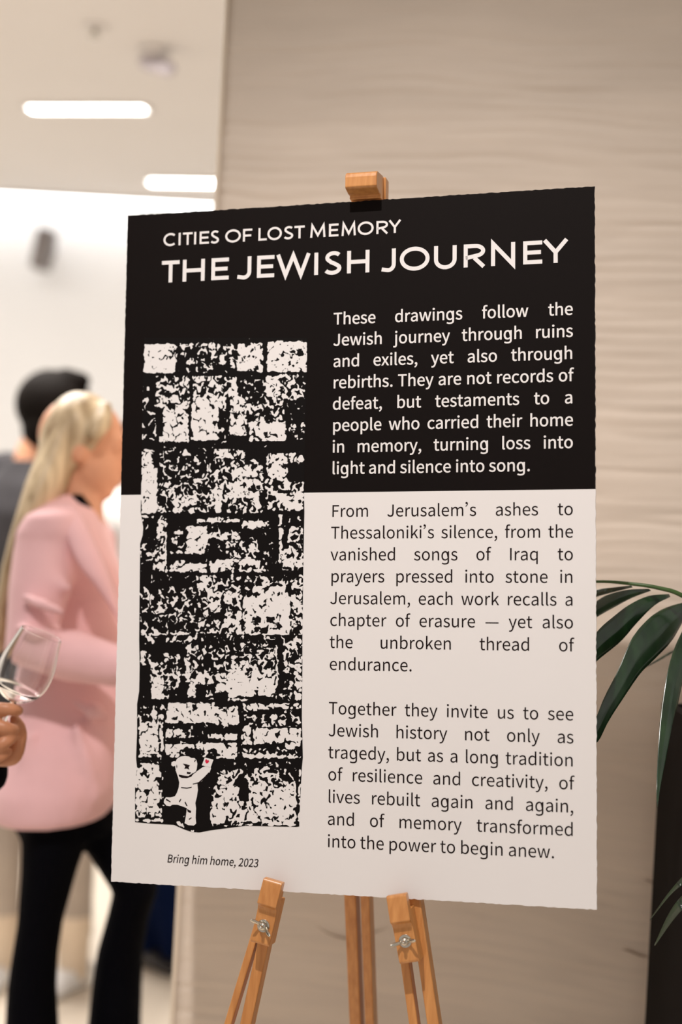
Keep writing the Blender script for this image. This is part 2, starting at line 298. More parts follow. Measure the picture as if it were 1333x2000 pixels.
# ------------------------------------------------------------------ display board
BW, BH, BT = .705, 1.0, .006
_r = Vector((-.0857899, .24333559, .00166087)); _t = (.00984181, .04203123, 2.04789487)
_R = Matrix.Rotation(_r.length, 3, _r.normalized())
c2w = lambda v: XR*v[0]+YD*v[1]+FW*v[2]
BX, BY, BZ = c2w(_R.col[0]), -c2w(_R.col[1]), -c2w(_R.col[2]); BO = CAM+c2w(_t)
BM = Matrix((BX, BY, BZ)).transposed().to_4x4(); BM.translation = BO; BI = BM.inverted()
def buv(px, py):                          # photo position on the board face -> board millimetre-true coordinates
    r = XR*((px-666.5)/FPX)+YD*((py-1000)/FPX)+FW
    k = (BO-CAM).dot(BZ)/r.dot(BZ); q = BI @ (CAM+r*k); return q.x+BW/2, BH/2-q.y
def bp(u, v, h=0): return Vector((u-BW/2, BH/2-v, h))
def on_board(px, py, off):                # point on the plane parallel to the board, off metres in front
    r = XR*((px-666.5)/FPX)+YD*((py-1000)/FPX)+FW
    return CAM+r*((BO+BZ*off-CAM).dot(BZ)/r.dot(BZ))
bm = bmesh.new(); VS = .4291; g = random.Random(3)
def outline():
    P = []
    n = 160; jit = lambda a: g.uniform(-a, a)
    for i in range(n): P.append((BW*i/n, jit(.0006)))
    for i in range(220): P.append((BW+jit(.0006), BH*i/220))
    for i in range(n): P.append((BW*(1-i/n), BH+jit(.0006)))
    for i in range(220): P.append((jit(.0004), BH*(1-i/220)))
    return P
P = outline()
top = [q for q in P if q[1] < VS]; 
f = [bm.verts.new(bp(u, v, 0)) for u, v in P]; b = [bm.verts.new(bp(u, v, -BT)) for u, v in P]
nP = len(P)
for i in range(nP):
    k = (i+1) % nP; bm.faces.new((f[i], b[i], b[k], f[k]))
bm.faces.new(b)
R1 = [i for i in range(nP) if P[i][0] > BW-.002 and P[i][1] < VS][-1]; L1 = [i for i in range(nP) if P[i][0] < .002 and i > 400 and P[i][1] > VS][-1]
a1 = bm.verts.new(bp(BW, VS)); a0 = bm.verts.new(bp(0, VS))
fb = bm.faces.new([f[i] for i in list(range(L1+1, nP))+list(range(0, R1+1))]+[a1, a0]); fb.material_index = 1
bm.faces.new([f[i] for i in range(R1+1, L1+1)]+[a0, a1])
board = obj('display_board', bm, [M_foam, M_black]); board.matrix_world = BM
tag(board, 'black and white exhibition text board standing on the wooden easel', 'display board')
def bchild(name, me, m, par=None, smooth=False):
    o = obj(name, me, m, None, smooth); o.parent = par or board; return o
# lettering -------------------------------------------------------
GLY['g'] = '217;153 22,153 -30 153 -52 128 -63,92 -63 70 -63 52 -57,40 -49,29 -72 48 -84 70 -89,96 -89 155 -89 185 -66,185 -28,185 190,159 190,156 172,155 172 137 188 121 195,101 195 56 195 19 157 19 95,19 95 19 31 50 -5 97 -5,97 -5 120 -5 140 8 154 22|104 22 69 22 51 50 51 95,51 95 51 138 75 168 106 168,106 168 122 168 137 163 153 148,153 48 137 30 122 22 104 22'
GLY['’'] = '96;'+GLY['’'].split(';')[1]
GLY[' '] = '78;'
def gparse(ch):
    a, s = GLY[ch].split(';'); out = []
    for sp in s.split('|'):
        if sp: out.append([list(map(float, t.split())) for t in sp.split(',')])
    return float(a), out
def gwidth(t): return sum(gparse(c)[0] for c in t)
def lettering(name, items, xs, ys, weight, m, h=.0003, shear=0, par=None):
    cu = bpy.data.curves.new('tmp', 'CURVE'); cu.dimensions = '2D'; cu.fill_mode = 'BOTH'; cu.resolution_u = 5; cu.offset = min(0, weight)
    for text, u0, v0, u1, v1 in items:    # baseline from (u0,v0); justified to u1 when given
        words = text.split(' '); gap = 78*xs
        if u1 is not None and len(words) > 1: gap = (u1-u0-xs*sum(gwidth(x) for x in words))/(len(words)-1)
        u = u0
        for wd in words:
            for ch in wd:
                a, sps = gparse(ch)
                for sp in sps:
                    n = len(sp); s = cu.splines.new('BEZIER'); s.bezier_points.add(n-1); s.use_cyclic_u = True
                    f = lambda x, y: Vector((u+x*xs+shear*y*ys-BW/2, BH/2-v0+y*ys, 0))
                    for i, q in enumerate(sp):
                        p = s.bezier_points[i]; p.handle_left_type = p.handle_right_type = 'FREE'; p.co = f(q[0], q[1])
                    for i, q in enumerate(sp):
                        p, r = s.bezier_points[i], s.bezier_points[(i+1) % n]
                        if len(q) > 2: p.handle_right = f(q[2], q[3]); r.handle_left = f(q[4], q[5])
                        else: p.handle_right = p.co.lerp(r.co, .33); r.handle_left = r.co.lerp(p.co, .33)
                u += a*xs
            u += gap
    t = bpy.data.objects.new('tmp', cu); COL.objects.link(t); dg = bpy.context.evaluated_depsgraph_get()
    me = bpy.data.meshes.new_from_object(t.evaluated_get(dg)); bpy.data.objects.remove(t)
    if weight > 0:                        # heavier strokes: the same outline grown a hair to every side
        bm = bmesh.new(); g0 = bmesh.new(); g0.from_mesh(me)
        for k, (dx, dy) in enumerate(((0, 0), (1, .25), (-1, -.25), (-.25, 1), (.25, -1), (.7, -.7), (-.7, .7), (.75, .75), (-.75, -.75))):
            mp_ = {v: bm.verts.new((v.co.x+dx*weight, v.co.y+dy*weight, h+k*.00002)) for v in g0.verts}
            for f_ in g0.faces: bm.faces.new([mp_[v] for v in f_.verts])
        g0.free(); return bchild(name, bm, m, par)
    for v in me.vertices: v.co.z = h
    return bchild(name, me, m, par)
UL, UR = .3268, .6748
T1 = ["These drawings follow the", "Jewish journey through ruins", "and exiles, yet also through", "rebirths. They are not records of", "defeat, but testaments to a", "people who carried their home", "in memory, turning loss into", "light and silence into song."]
T2 = ["From Jerusalem’s ashes to", "Thessaloniki’s silence, from the", "vanished songs of Iraq to", "prayers pressed into stone in", "Jerusalem, each work recalls a", "chapter of erasure — yet also", "the unbroken thread of", "endurance."]
T3 = ["Together they invite us to see", "Jewish history not only as", "tragedy, but as a long tradition", "of resilience and creativity, of", "lives rebuilt again and again,", "and of memory transformed", "into the power to begin anew."]
def para(name, T, va, vb, xs, ys, wt, m):
    n = len(T); it = [(t, UL, va+(vb-va)*i/(n-1), UR if i < n-1 else None, None) for i, t in enumerate(T)]
    return lettering(name, it, xs, ys, wt, m)
xs1 = .2886/gwidth(T1[-1]); xs3 = .3222/gwidth(T3[-1]); YS = .0172/257
para('paragraph_text', T1, .1825, .4025, xs1, YS, .00028, M_ltr)
para('paragraph_text', T2, .4648, .6846, xs3, YS, 0, M_ink)
para('paragraph_text', T3, .7474, .9345, xs3, YS, 0, M_ink)
cap = "Bring him home, 2023"
lettering('caption_text', [(cap, .0862, .9677, None, None)], .1395/gwidth(cap), .0112/257, .00006, M_ink, shear=.16)
# geometric capitals drawn as strokes ----------------------------
def arc(cx, cy, rx, ry, a0, a1, n=22): return [(cx+rx*math.cos(math.radians(a0+(a1-a0)*i/n)), cy+ry*math.sin(math.radians(a0+(a1-a0)*i/n))) for i in range(n+1)]
def caps(ch, w, t):                       # strokes in a box of width w (cap height 1), stroke t
    h = t/2; l, r, b, T = h, w-h, h, 1-h
    if ch == 'I': return [[(w/2, 0), (w/2, 1)]]
    if ch == 'T': return [[(0, T), (w, T)], [(w/2, 0), (w/2, T)]]
    if ch == 'E': return [[(w, T), (l, T), (l, b), (w, b)], [(l, .5), (w*.93, .5)]]
    if ch == 'F': return [[(w, T), (l, T), (l, 0)], [(l, .47), (w*.9, .47)]]
    if ch == 'L': return [[(l, 1), (l, b), (w, b)]]
    if ch == 'H': return [[(l, 0), (l, 1)], [(r, 0), (r, 1)], [(l, .5), (r, .5)]]
    if ch == 'O': return [arc(w/2, .5, w/2-h*.85, .5-h*.7, 0, 360, 48)]
    if ch == 'C': return [arc(w*.56, .5, w*.56-h, .5-h*.7, 48, 312, 36)]
    if ch == 'U': return [[(l, 1)]+[(l, .42)]+arc(w/2, .40, w/2-h, .40-h*.6, 180, 360)[1:]+[(r, 1)]]
    if ch == 'J': return [[(r, 1), (r, .34)]+arc(w*.48, .32, r-w*.48, .32-h*.6, 0, -100, 14)[1:]+[(h*.3, .10)]]
    if ch == 'N': return [[(l, 0), (l, .97), (r, .03), (r, 1)]]
    if ch == 'M': return [[(w*.06+h*.5, 0), (w*.15, .96), (w/2, .17), (w*.85, .96), (w*.94-h*.5, 0)]]
    if ch == 'W': return [[(h*.7, 1), (w*.27, .06), (w*.5, .93), (w*.73, .06), (w-h*.7, 1)]]
    if ch == 'Y': return [[(h*.7, 1), (w/2, .46)], [(w-h*.7, 1), (w/2, .46)], [(w/2, 0), (w/2, .47)]]
    if ch == 'R': return [[(l, 0), (l, T), (w*.52, T)]+arc(w*.54, .70, w*.40-h*.3, .30-h, 80, -80, 16)+[(l, .40)], [(w*.5, .40), (w-h*.6, 0)]]
    if ch == 'S': return [arc(w*.54, .735, w*.42-h*.6, .265-h*.7, 35, 200, 16)+[(w*.40, .535), (w*.62, .455)]+arc(w*.46, .265, w*.48-h*.8, .265-h*.7, 25, -150, 16)]
def stroke(bm, P, t, f, z):
    P = [Vector((x, y)) for x, y in P]; closed = (P[0]-P[-1]).length < 1e-6
    if closed: P = P[:-1]
    n = len(P); L, R = [], []
    for i in range(n):
        a = P[i-1] if (i or closed) else None; c = P[(i+1) % n] if (i < n-1 or closed) else None
        d0 = (P[i]-a).normalized() if a is not None else None; d1 = (c-P[i]).normalized() if c is not None else None
        if d0 is None: d0 = d1
        if d1 is None: d1 = d0
        nn = Vector((-(d0+d1).y, (d0+d1).x)).normalized(); k = max(.33, nn.dot(Vector((-d1.y, d1.x))))
        L.append(P[i]+nn*t/2/k); R.append(P[i]-nn*t/2/k)
    lv = [bm.verts.new(f(p, z)) for p in L]; rv = [bm.verts.new(f(p, z)) for p in R]
    for i in range(n if closed else n-1):
        k = (i+1) % n; bm.faces.new((lv[i], rv[i], rv[k], lv[k]))
def heading(name, letters, vtop, vbase, t, m):
    bm = bmesh.new()
    for ch, x0, x1 in letters:
        vb = vbase; yp = 545-.0535*(x0-316)
        u0 = buv(x0, yp)[0]; u1 = buv(x1, yp)[0]; hh = vbase-vtop; w = (u1-u0)/hh
        if ch == 'I':
            c = (u0+u1)/2; w = t*1.02; u0 = c-w*hh/2
        for k, s in enumerate(caps(ch, w, t)):
            stroke(bm, s, t, lambda p, z: bp(u0+p.x*hh, vb-p.y*hh, z), .0003+k*.00002)
    o = bchild(name, bm, m); return o
sp2 = [('T', 316, 350.5), ('H', 357, 400), ('E', 413, 447), ('J', 463, 491), ('E', 502.3, 536), ('W', 540.6, 605.7), ('I', 614, 622), ('S', 633, 668.5), ('H', 678.3, 722), ('J', 745, 773.5), ('O', 782, 839), ('U', 848.3, 892.5), ('R', 906.3, 948), ('N', 959.8, 1007), ('E', 1022.6, 1060), ('Y', 1061.6, 1110.6)]
sp1 = [(c, 290+a/2.6137, 290+b/2.6137) for c, a, b in (('C', 73, 137), ('I', 149, 162), ('T', 172, 222), ('I', 229, 241), ('E', 258, 306), ('S', 313, 359), ('O', 390, 468), ('F', 480, 527), ('L', 559, 602), ('O', 606, 678), ('S', 688, 739), ('T', 743, 796), ('M', 822, 905), ('E', 920, 969), ('M', 983, 1060), ('O', 1068, 1148), ('R', 1163, 1222), ('Y', 1226, 1289))]
heading('heading_text', sp1, .0316, .0508, .165, M_ltr)
heading('heading_text', sp2, .0737, .1072, .175, M_ltr)
# print of a stone wall ------------------------------------------
ART = {}
def dens_map():
    x0, y0, x1, y1, st = 258, 660, 606, 1632, 2.2
    X, Y = np.meshgrid(np.arange(x0, x1+st, st), np.arange(y0, y1+st, st)); D = np.zeros_like(X)
    def rc(off, sc, L):
        nonlocal D
        for a, b, c, d, v in L:
            a, c = a/sc+off[0], c/sc+off[0]; b, d = b/sc+off[1], d/sc+off[1]; e = 2.2
            jx = (vnoise(X*.12+5, Y*.12, 31)-.5)*4; jy = (vnoise(X*.12, Y*.12+9, 32)-.5)*4
            mk = np.clip((X+jx-a)/e+.5, 0, 1)*np.clip((c-X-jx)/e+.5, 0, 1)*np.clip((Y+jy-b)/e+.5, 0, 1)*np.clip((d-Y-jy)/e+.5, 0, 1)
            D = D*(1-mk)+v*mk
    k = 3.508
    rc((250, 640), k, ART['a']); rc((250, 940), k, ART['b']); rc((250, 1220), k, ART['c']); rc((240, 1440), k, ART['d'])
    D = np.where(D < .05, -.25, np.where(D < .62, D-.085, D-.01))
    return X, Y, D
ART['a'] = [(108,112,325,312,.97),(285,130,335,205,.62),(345,105,620,310,.36),(470,110,620,190,.5),(345,190,450,300,.2),(630,108,925,300,.55),(760,110,925,302,.80),(640,215,700,300,.3),(955,95,1228,300,.93),(1090,120,1220,240,.70),
 (95,400,145,520,.5),(95,520,200,770,.25),(190,330,425,550,.55),(240,550,420,780,.74),(210,740,420,785,.8),(440,330,680,500,.5),(440,480,670,570,.78),(435,560,625,775,.90),(625,560,700,690,.08),(620,670,690,760,.4),(690,330,750,480,.78),(700,470,820,740,.74),(750,350,940,480,.27),(830,500,1070,640,.5),(830,640,1080,775,.62),(900,660,1080,778,.88),(940,330,1050,500,.78),(1040,320,1215,500,.56),(1080,510,1215,760,.06),(1120,660,1215,770,.25),
 (90,830,185,960,.62),(90,960,200,1270,.94),(205,820,585,1050,.29),(205,1000,585,1260,.40),(310,1150,460,1270,.74),(590,830,800,900,.62),(590,900,930,1260,.52),(750,960,870,1100,.74),(690,1080,860,1180,.74),(600,1170,640,1270,.94),(680,1200,920,1270,.62),(950,860,1100,1050,.72),(1100,860,1210,930,.56),(1080,930,1190,1060,.07),(950,1060,1210,1240,.5),(1030,1150,1205,1240,.76)]
ART['b'] = [(205,0,585,215,.42),(310,95,460,215,.74),(590,0,930,210,.52),(600,40,640,215,.92),(690,0,860,110,.76),(935,0,945,215,0),(946,0,1205,200,.5),(1030,80,1205,195,.78),(90,0,190,222,.94),(80,222,200,240,.08),(82,238,180,252,.92),
 (90,255,200,620,.11),(85,430,125,470,.7),(130,485,190,518,.85),(170,530,250,620,.5),(205,235,250,610,.70),(255,250,268,622,.97),(268,225,285,640,.0),(285,250,1010,625,.08),(470,258,770,282,.85),(540,250,660,275,.95),(790,275,970,305,.9),(830,300,930,325,.8),(290,380,335,425,.85),(320,335,385,358,.92),(405,310,545,450,.88),(545,350,780,400,.62),(280,480,525,497,.8),(400,445,530,500,.72),(670,410,900,530,.45),(800,430,890,490,.76),(910,410,970,530,.35),(565,540,920,580,.82),(290,560,540,622,.82),(330,540,400,580,.85),(565,570,640,622,.96),(640,580,950,622,.64),(540,550,564,625,0),(1035,225,1062,470,.78),(1062,240,1200,340,.2),(1100,320,1205,480,.52),(1035,470,1200,590,.72),(1035,590,1200,615,.45),
 (80,720,470,1050,.33),(80,640,470,705,.06),(200,740,270,850,.48),(330,870,460,960,.46),(475,640,780,1045,.42),(475,640,570,760,.62),(560,690,640,770,.6),(660,760,780,820,.76),(550,770,640,880,.66),(660,940,780,1048,.70),(475,970,530,1000,.85),(778,640,790,1050,0),(800,650,1100,790,.42),(880,720,1090,800,.7),(790,790,1112,1050,.92),(840,915,910,985,.45),(950,925,1000,970,.05),(990,960,1050,1020,.4),(870,1000,960,1042,.25),(930,800,1000,860,.7),(1120,640,1200,1050,.52),(1125,780,1195,890,.78)]
ART['c'] = [(80,55,420,72,.74),(80,75,480,130,.34),(480,75,1200,125,.25),(90,170,120,270,.9),(80,280,160,400,.02),(120,180,160,280,.4),(160,260,245,512,.86),(165,290,240,360,.6),(170,370,240,495,.95),(250,200,400,400,.5),(250,400,340,510,.35),(400,130,430,400,.76),(430,140,700,320,.4),(430,320,590,410,.74),(415,410,470,500,.82),(470,420,530,500,.02),(530,440,590,520,.6),(590,430,660,520,.04),(700,200,1010,310,.58),(600,330,750,470,.62),(690,310,1010,490,.84),(750,370,860,480,.97),(700,480,870,495,.8),(690,505,860,522,.85),(700,130,1010,200,.3),(900,140,960,240,.55),(1016,130,1033,420,.85),(1034,120,1062,450,0),(1065,110,1195,330,.52),(1140,300,1195,520,.74),(1070,380,1140,480,.35),(980,470,1120,520,.42),
 (70,530,240,620,.22),(75,620,212,890,.74),(90,590,200,680,.55),(222,620,245,880,.9),(265,535,600,672,.94),(370,545,450,600,.82),(600,560,760,690,.62),(640,610,760,690,.82),(260,690,760,714,.12),(258,714,450,775,.70),(440,722,560,770,.08),(550,745,750,795,.80),(258,778,640,812,.12),(255,815,750,870,.84),(500,870,750,905,.5),(630,860,750,910,.75),(258,870,400,900,.6),(780,540,1000,605,.6),(860,540,1190,578,.68),(860,585,1150,640,.08),(790,620,1190,700,.48),(860,710,1190,820,.88),(780,700,850,830,.74),(1000,800,1190,850,.5),(780,850,1190,905,.46)]
ART['d'] = [(100,122,268,140,.92),(92,145,300,190,.12),(85,190,250,545,.74),(120,180,210,290,.75),(240,230,300,300,.5),(245,360,280,420,.6),(250,460,325,545,.45),(95,546,330,556,0),(95,560,275,580,.97),(320,105,385,138,.85),(400,60,600,98,.75),(640,95,770,142,.84),(840,120,1220,142,.72),(800,165,1170,200,.28),(650,225,780,330,.64),(780,215,1190,300,.33),(900,205,1010,285,.66),(620,330,800,450,.64),(590,440,690,595,.84),(600,500,660,580,.95),(690,440,900,580,.62),(860,300,1190,585,.72),(1040,340,1190,585,.80),(1195,200,1205,580,0),(1205,210,1222,580,.8),(600,586,1190,608,.42),(1000,588,1200,606,.8),(300,140,345,300,0),(330,140,540,250,0),(300,250,392,420,0),(395,80,640,100,.3),(510,190,620,330,0),(280,465,440,560,0),(330,560,600,605,0),(510,200,590,600,.0),(560,440,600,600,0),(335,575,420,610,.3),(440,635,520,655,.5)]
X, Y, D = dens_map()
lx = [(660,281),(960,276),(1000,275),(1030,280),(1045,279),(1062,274),(1150,273),(1250,272),(1300,273),(1350,272),(1375,268),(1430,268),(1480,266),(1500,268),(1530,264),(1600,264),(1640,264)]
rx = [(660,601),(960,594),(1000,595),(1100,593),(1250,591),(1300,591),(1400,590),(1480,592),(1500,590),(1600,585),(1640,585)]
by = [(255,1605),(300,1609),(340,1611),(360,1620),(375,1625),(390,1626),(410,1622),(440,1618),(480,1613),(530,1614),(580,1615),(610,1610)]
nr, nc = X.shape; bm = bmesh.new(); dl = bm.verts.layers.float.new('print_tone'); GV = []
for j in range(nr):
    y = Y[j, 0]; a = np.interp(y, *zip(*lx)); b = np.interp(y, *zip(*rx)); row = []
    for i in range(nc):
        x = a+(b-a)*i/(nc-1); q = y if y < 1590 else 1590+(y-1590)*(np.interp(x, *zip(*by))-1590)/(Y[-1, 0]-1590)
        ii = (x-X[0, 0])/2.2; i0 = int(min(nc-2, max(0, ii))); fr = min(1, max(0, ii-i0)); jj = min(nr-2, max(0, (q-Y[0, 0])/2.2)); j0 = int(jj); fj = jj-j0
        d = (D[j0, i0]*(1-fr)+D[j0, i0+1]*fr)*(1-fj)+(D[j0+1, i0]*(1-fr)+D[j0+1, i0+1]*fr)*fj
        u, v = buv(x, q); vt = bm.verts.new(bp(u, v, .0003)); vt[dl] = d; row.append(vt)
    GV.append(row)
for j in range(nr-1):
    for i in range(nc-1): bm.faces.new((GV[j+1][i], GV[j+1][i+1], GV[j][i+1], GV[j][i]))
m = bpy.data.materials.new('stone_wall_print'); m.use_nodes = True; nt = m.node_tree; B = nt.nodes['Principled BSDF']; B.inputs['Roughness'].default_value = .5; B.inputs['Specular IOR Level'].default_value = .1
N = nt.nodes.new; LK = nt.links.new
at = N('ShaderNodeAttribute'); at.attribute_name = 'print_tone'; tc = N('ShaderNodeTexCoord'); mp = N('ShaderNodeMapping'); mp.inputs['Scale'].default_value = (1, .92, 1)
no = N('ShaderNodeTexNoise'); no.inputs['Scale'].default_value = 135; no.inputs['Detail'].default_value = .8; no.inputs['Roughness'].default_value = .55; no.inputs['Distortion'].default_value = .9
def mth(op, a, b, c=None):
    n = N('ShaderNodeMath'); n.operation = op
    for i, x in enumerate((a, b, c)):
        if x is None: continue
        if isinstance(x, (int, float)): n.inputs[i].default_value = x
        else: LK(x, n.inputs[i])
    return n.outputs[0]
LK(tc.outputs['Object'], mp.inputs[0]); LK(mp.outputs[0], no.inputs['Vector'])
nn = mth('MULTIPLY_ADD', no.outputs[0], 2.75, -.875)
st = N('ShaderNodeClamp'); LK(mth('MULTIPLY_ADD', mth('SUBTRACT', at.outputs['Fac'], nn), 14, .5), st.inputs[0])
mx = N('ShaderNodeMix'); mx.data_type = 'RGBA'; LK(st.outputs[0], mx.inputs[0]); mx.inputs[6].default_value = (.005, .0036, .0034, 1); mx.inputs[7].default_value = (.79, .755, .745, 1); LK(mx.outputs[2], B.inputs['Base Color'])
art = bchild('stone_wall_print', bm, m)
# toy bear drawn at the foot of the printed wall
def flat(name, polys, m, h, par):
    bm = bmesh.new()
    for P in polys:
        vs = [bm.verts.new(bp(*buv(240+x/3.508, 1440+y/3.508), h)) for x, y in P]; bm.faces.new(vs)
    bmesh.ops.triangulate(bm, faces=bm.faces); return bchild(name, bm, m, par)
body = [(335,172),(352,162),(362,166),(372,148),(395,133),(425,128),(455,132),(470,142),(492,142),(505,155),(512,180),(508,215),(500,238),(482,246),(505,236),(530,218),(548,205),(575,196),(600,196),(606,212),(596,240),(565,275),(545,300),(512,318),(516,360),(508,410),(498,450),(503,485),(500,550),(504,590),(488,605),(450,602),(424,588),(430,560),(436,520),(440,485),(405,472),(375,462),(340,462),(325,472),(300,468),(282,448),(284,428),(298,410),(325,412),(358,404),(372,380),(384,345),(388,310),(380,275),(368,240),(362,215),(360,195),(345,200),(333,190)]
bear = flat('bear_drawing', [body], M_foam, .0005, art)
flat('ink_lines', [[(412,180),(440,185),(462,192),(452,205),(458,222),(440,214),(422,216),(430,200)], [(385,255),(420,262),(450,266),(470,258),(476,246),(486,250),(470,270),(440,280),(405,278),(386,268)], [(440,236),(470,240),(462,252),(440,250)], [(400,340),(440,345),(474,338),(472,346),(440,352),(402,348)], [(480,318),(520,308),(560,272),(590,240),(596,244),(562,284),(524,314),(482,324)], [(455,262),(500,236),(504,239),(458,268)], [(440,490),(470,505),(466,520),(446,510)], [(452,560),(470,548),(474,553),(456,566)], [(300,420),(330,440),(326,446),(296,430)], [(385,440),(398,420),(402,424),(392,446)], [(430,440),(445,470),(438,472),(424,446)], [(370,185),(375,200),(372,215),(368,200)], [(490,165),(498,150),(502,156),(495,172)]], M_ink, .0007, bear)
flat('card_drawing', [[(563,138),(623,153),(604,206),(543,192)]], M_foam, .0009, bear)
flat('heart_drawing', [[(574,180),(566,166),(568,154),(576,150),(581,158),(590,156),(594,165),(586,176)]], M_red, .0011, bear)
# ------------------------------------------------------------------ easel
easel = empty('easel', (BO.x, BO.y+.2, 0))
tag(easel, 'light wooden tripod easel with wing nut clamps holding the exhibition board', 'easel')
def beam(bm, a, b, wdt, dep, side):       # rectangular bar from a to b; wdt along side, dep along the other axis
    d = (b-a).normalized(); s = (side-d*side.dot(d)).normalized(); n = d.cross(s)
    R = []
    for p in (a, b): R.append([p+s*(x*wdt/2)+n*(y*dep/2) for x, y in ((-1, -1), (1, -1), (1, 1), (-1, 1))])
    ringloft(bm, R, cap=False); bm.verts.ensure_lookup_table(); v = bm.verts[-8:]
    bm.faces.new(v[:4]); bm.faces.new(v[4:])
def leg_line(p1, p2, off, zend=.0):
    a, b = on_board(*p1, off), on_board(*p2, off); d = (b-a).normalized()
    return a, b, d
def slat(name, p1, p2, off, wdt, dep, up_to, par):
    a, b, d = leg_line(p1, p2, off)
    k = (a.z-.004)/(-d.z); foot = a+d*k
    t = (up_to-a.z)/d.z; topp = a+d*t
    bm = bmesh.new(); beam(bm, topp, foot, wdt, dep, BX); bevel(bm, .002); return obj(name, bm, M_wood, par), topp, foot
LOFF = -.020
# left leg: two slats
slat('leg', (497, 1838), (448, 2000), LOFF, .0105, .022, BO.z+.02, easel)
slat('leg', (518, 1842), (484, 2000), LOFF-.001, .0165, .026, BO.z+.06, easel)
slat('leg', (794, 1879), (811, 2000), LOFF, .0125, .022, BO.z+.06, easel)
slat('leg', (832, 1879), (850, 2000), LOFF-.001, .0165, .026, BO.z+.02, easel)
# rear leg: two slats swung back towards the wall
hinge = on_board(728, 1150, -.05)
def back_slat(px1, px2, wdt):
    a = on_board(px1, 1750, -.22); foot_d = cw(px2, 2000, 1)-CAM
    b = CAM+foot_d*((a-CAM).y/foot_d.y+.06)
    d = (b-a).normalized(); foot = a+d*((a.z-.004)/(-d.z)); tp = a-d*((hinge.z-a.z)/(-d.z))
    bm = bmesh.new(); beam(bm, tp, foot, wdt, .03, BX); bevel(bm, .002); obj('leg', bm, M_wood, easel)
back_slat(688, 698, .0185); back_slat(717, 726, .0145)
# mast up to the top clamp
mt = on_board(738, 366, -.030); mb = on_board(722, 1240, -.030)
bm = bmesh.new(); beam(bm, mt+BY*.012, mb, .030, .022, BX); bevel(bm, .002); obj('mast', bm, M_wood, easel)
bm = bmesh.new(); c = on_board(728, 1165, -.040); beam(bm, c+BY*.06, c-BY*.06, .085, .020, BX); bevel(bm, .004); obj('hinge_block', bm, M_wood, easel)
def wing_nut(c, side, out, up, par, tw):
    M_ = Matrix((side, up, out)).transposed().to_4x4(); M_.translation = c
    bm = bmesh.new(); ringloft(bm, [ell(c+out*h, side, up, r, r, 28) for h, r in ((-.0002, .0088), (.0012, .0092), (.0020, .0088))]); obj('washer', bm, M_steel, par)
    bm = bmesh.new(); ringloft(bm, [ell(c+out*h, side, up, r, r, 20) for h, r in ((.0019, .0058), (.007, .0052), (.0085, .0042))])
    a = math.radians(tw); s2 = side*math.cos(a)+up*math.sin(a); u2 = -side*math.sin(a)+up*math.cos(a)
    for sg in (-1, 1):
        pts = [c+out*.004+s2*(sg*.003), c+out*.008+s2*(sg*.009), c+out*.013+s2*(sg*.0135), c+out*.0155+s2*(sg*.0165)]
        tube(bm, pts, [.0030, .0026, .0031, .0020], 10, flat=.55, ref=out)
    obj('wing_nut', bm, M_steel, par, True)
    bm = bmesh.new(); tube(bm, [c+out*.006, c+out*.0135], [.0026, .0024], 12); obj('bolt', bm, M_steel, par, True)
def lip_clamp(ptop, pbot, wdt, nut, tw, led):
    # profile seen from the side: (forward of the leg face, up along the leg); photo points mark the block's top lip and foot
    t = on_board(*ptop, .026); b = on_board(*pbot, .014)
    up = (t-b); up = (up-BZ*up.dot(BZ)).normalized(); side = up.cross(BZ)
    L = (t-b).dot(up); o = b-BZ*(.014-LOFF-.012)             # on the leg face
    F = .012+.020                                             # from leg face (behind board) to front of body
    prof = [(0, 0), (F-.002, 0), (F, .003), (F, .040), (F+.001, .048), (F+.0045, .054), (F+.011, .058), (F+.007, L-.003), (F+.005, L), (F-.006, L), (F-.008, L-.002), (F-.008, L-led), (0, L-led)]
    bm = bmesh.new(); rows = []
    for sg in (-1, 1): rows.append([bm.verts.new(o+BZ*f+up*h+side*(sg*wdt/2)) for f, h in prof])
    n = len(prof)
    for i in range(n): bm.faces.new((rows[0][i], rows[0][(i+1) % n], rows[1][(i+1) % n], rows[1][i]))
    bm.faces.new(rows[0]); bm.faces.new(rows[1]); bevel(bm, .0012, 2)
    k = obj('clamp', bm, M_wood, easel)
    # dished hollow is marked by a shallow worn groove above the nut
    wing_nut(o+BZ*F+up*(nut), side, BZ, up, k, tw)
lip_clamp((535, 1719), (511, 1842), .0285, .027, -24, .027)
lip_clamp((775, 1747), (803, 1878), .0285, .030, 4, .0225)
# top clamp: a block on the mast that hooks over the upper edge
tc_ = on_board(714, 385, .0); o = BI @ tc_
bm = bmesh.new(); prof = [(-.030, -.012), (-.030, .036), (-.012, .040), (.022, .036), (.028, .033), (.030, .027), (.030, .013), (.027, .0105), (.012, .0075), (.0015, .0075), (.0015, .003), (-.008, .003), (-.008, -.012)]
rows = []
for sg in (-1, 1): rows.append([bm.verts.new(BM @ Vector((o.x+sg*.0235, BH/2+h, f))) for f, h in prof])
n = len(prof)
for i in range(n): bm.faces.new((rows[0][i], rows[0][(i+1) % n], rows[1][(i+1) % n], rows[1][i]))
bm.faces.new(rows[0]); bm.faces.new(rows[1]); bevel(bm, .0012)
obj('clamp', bm, M_wood, easel)
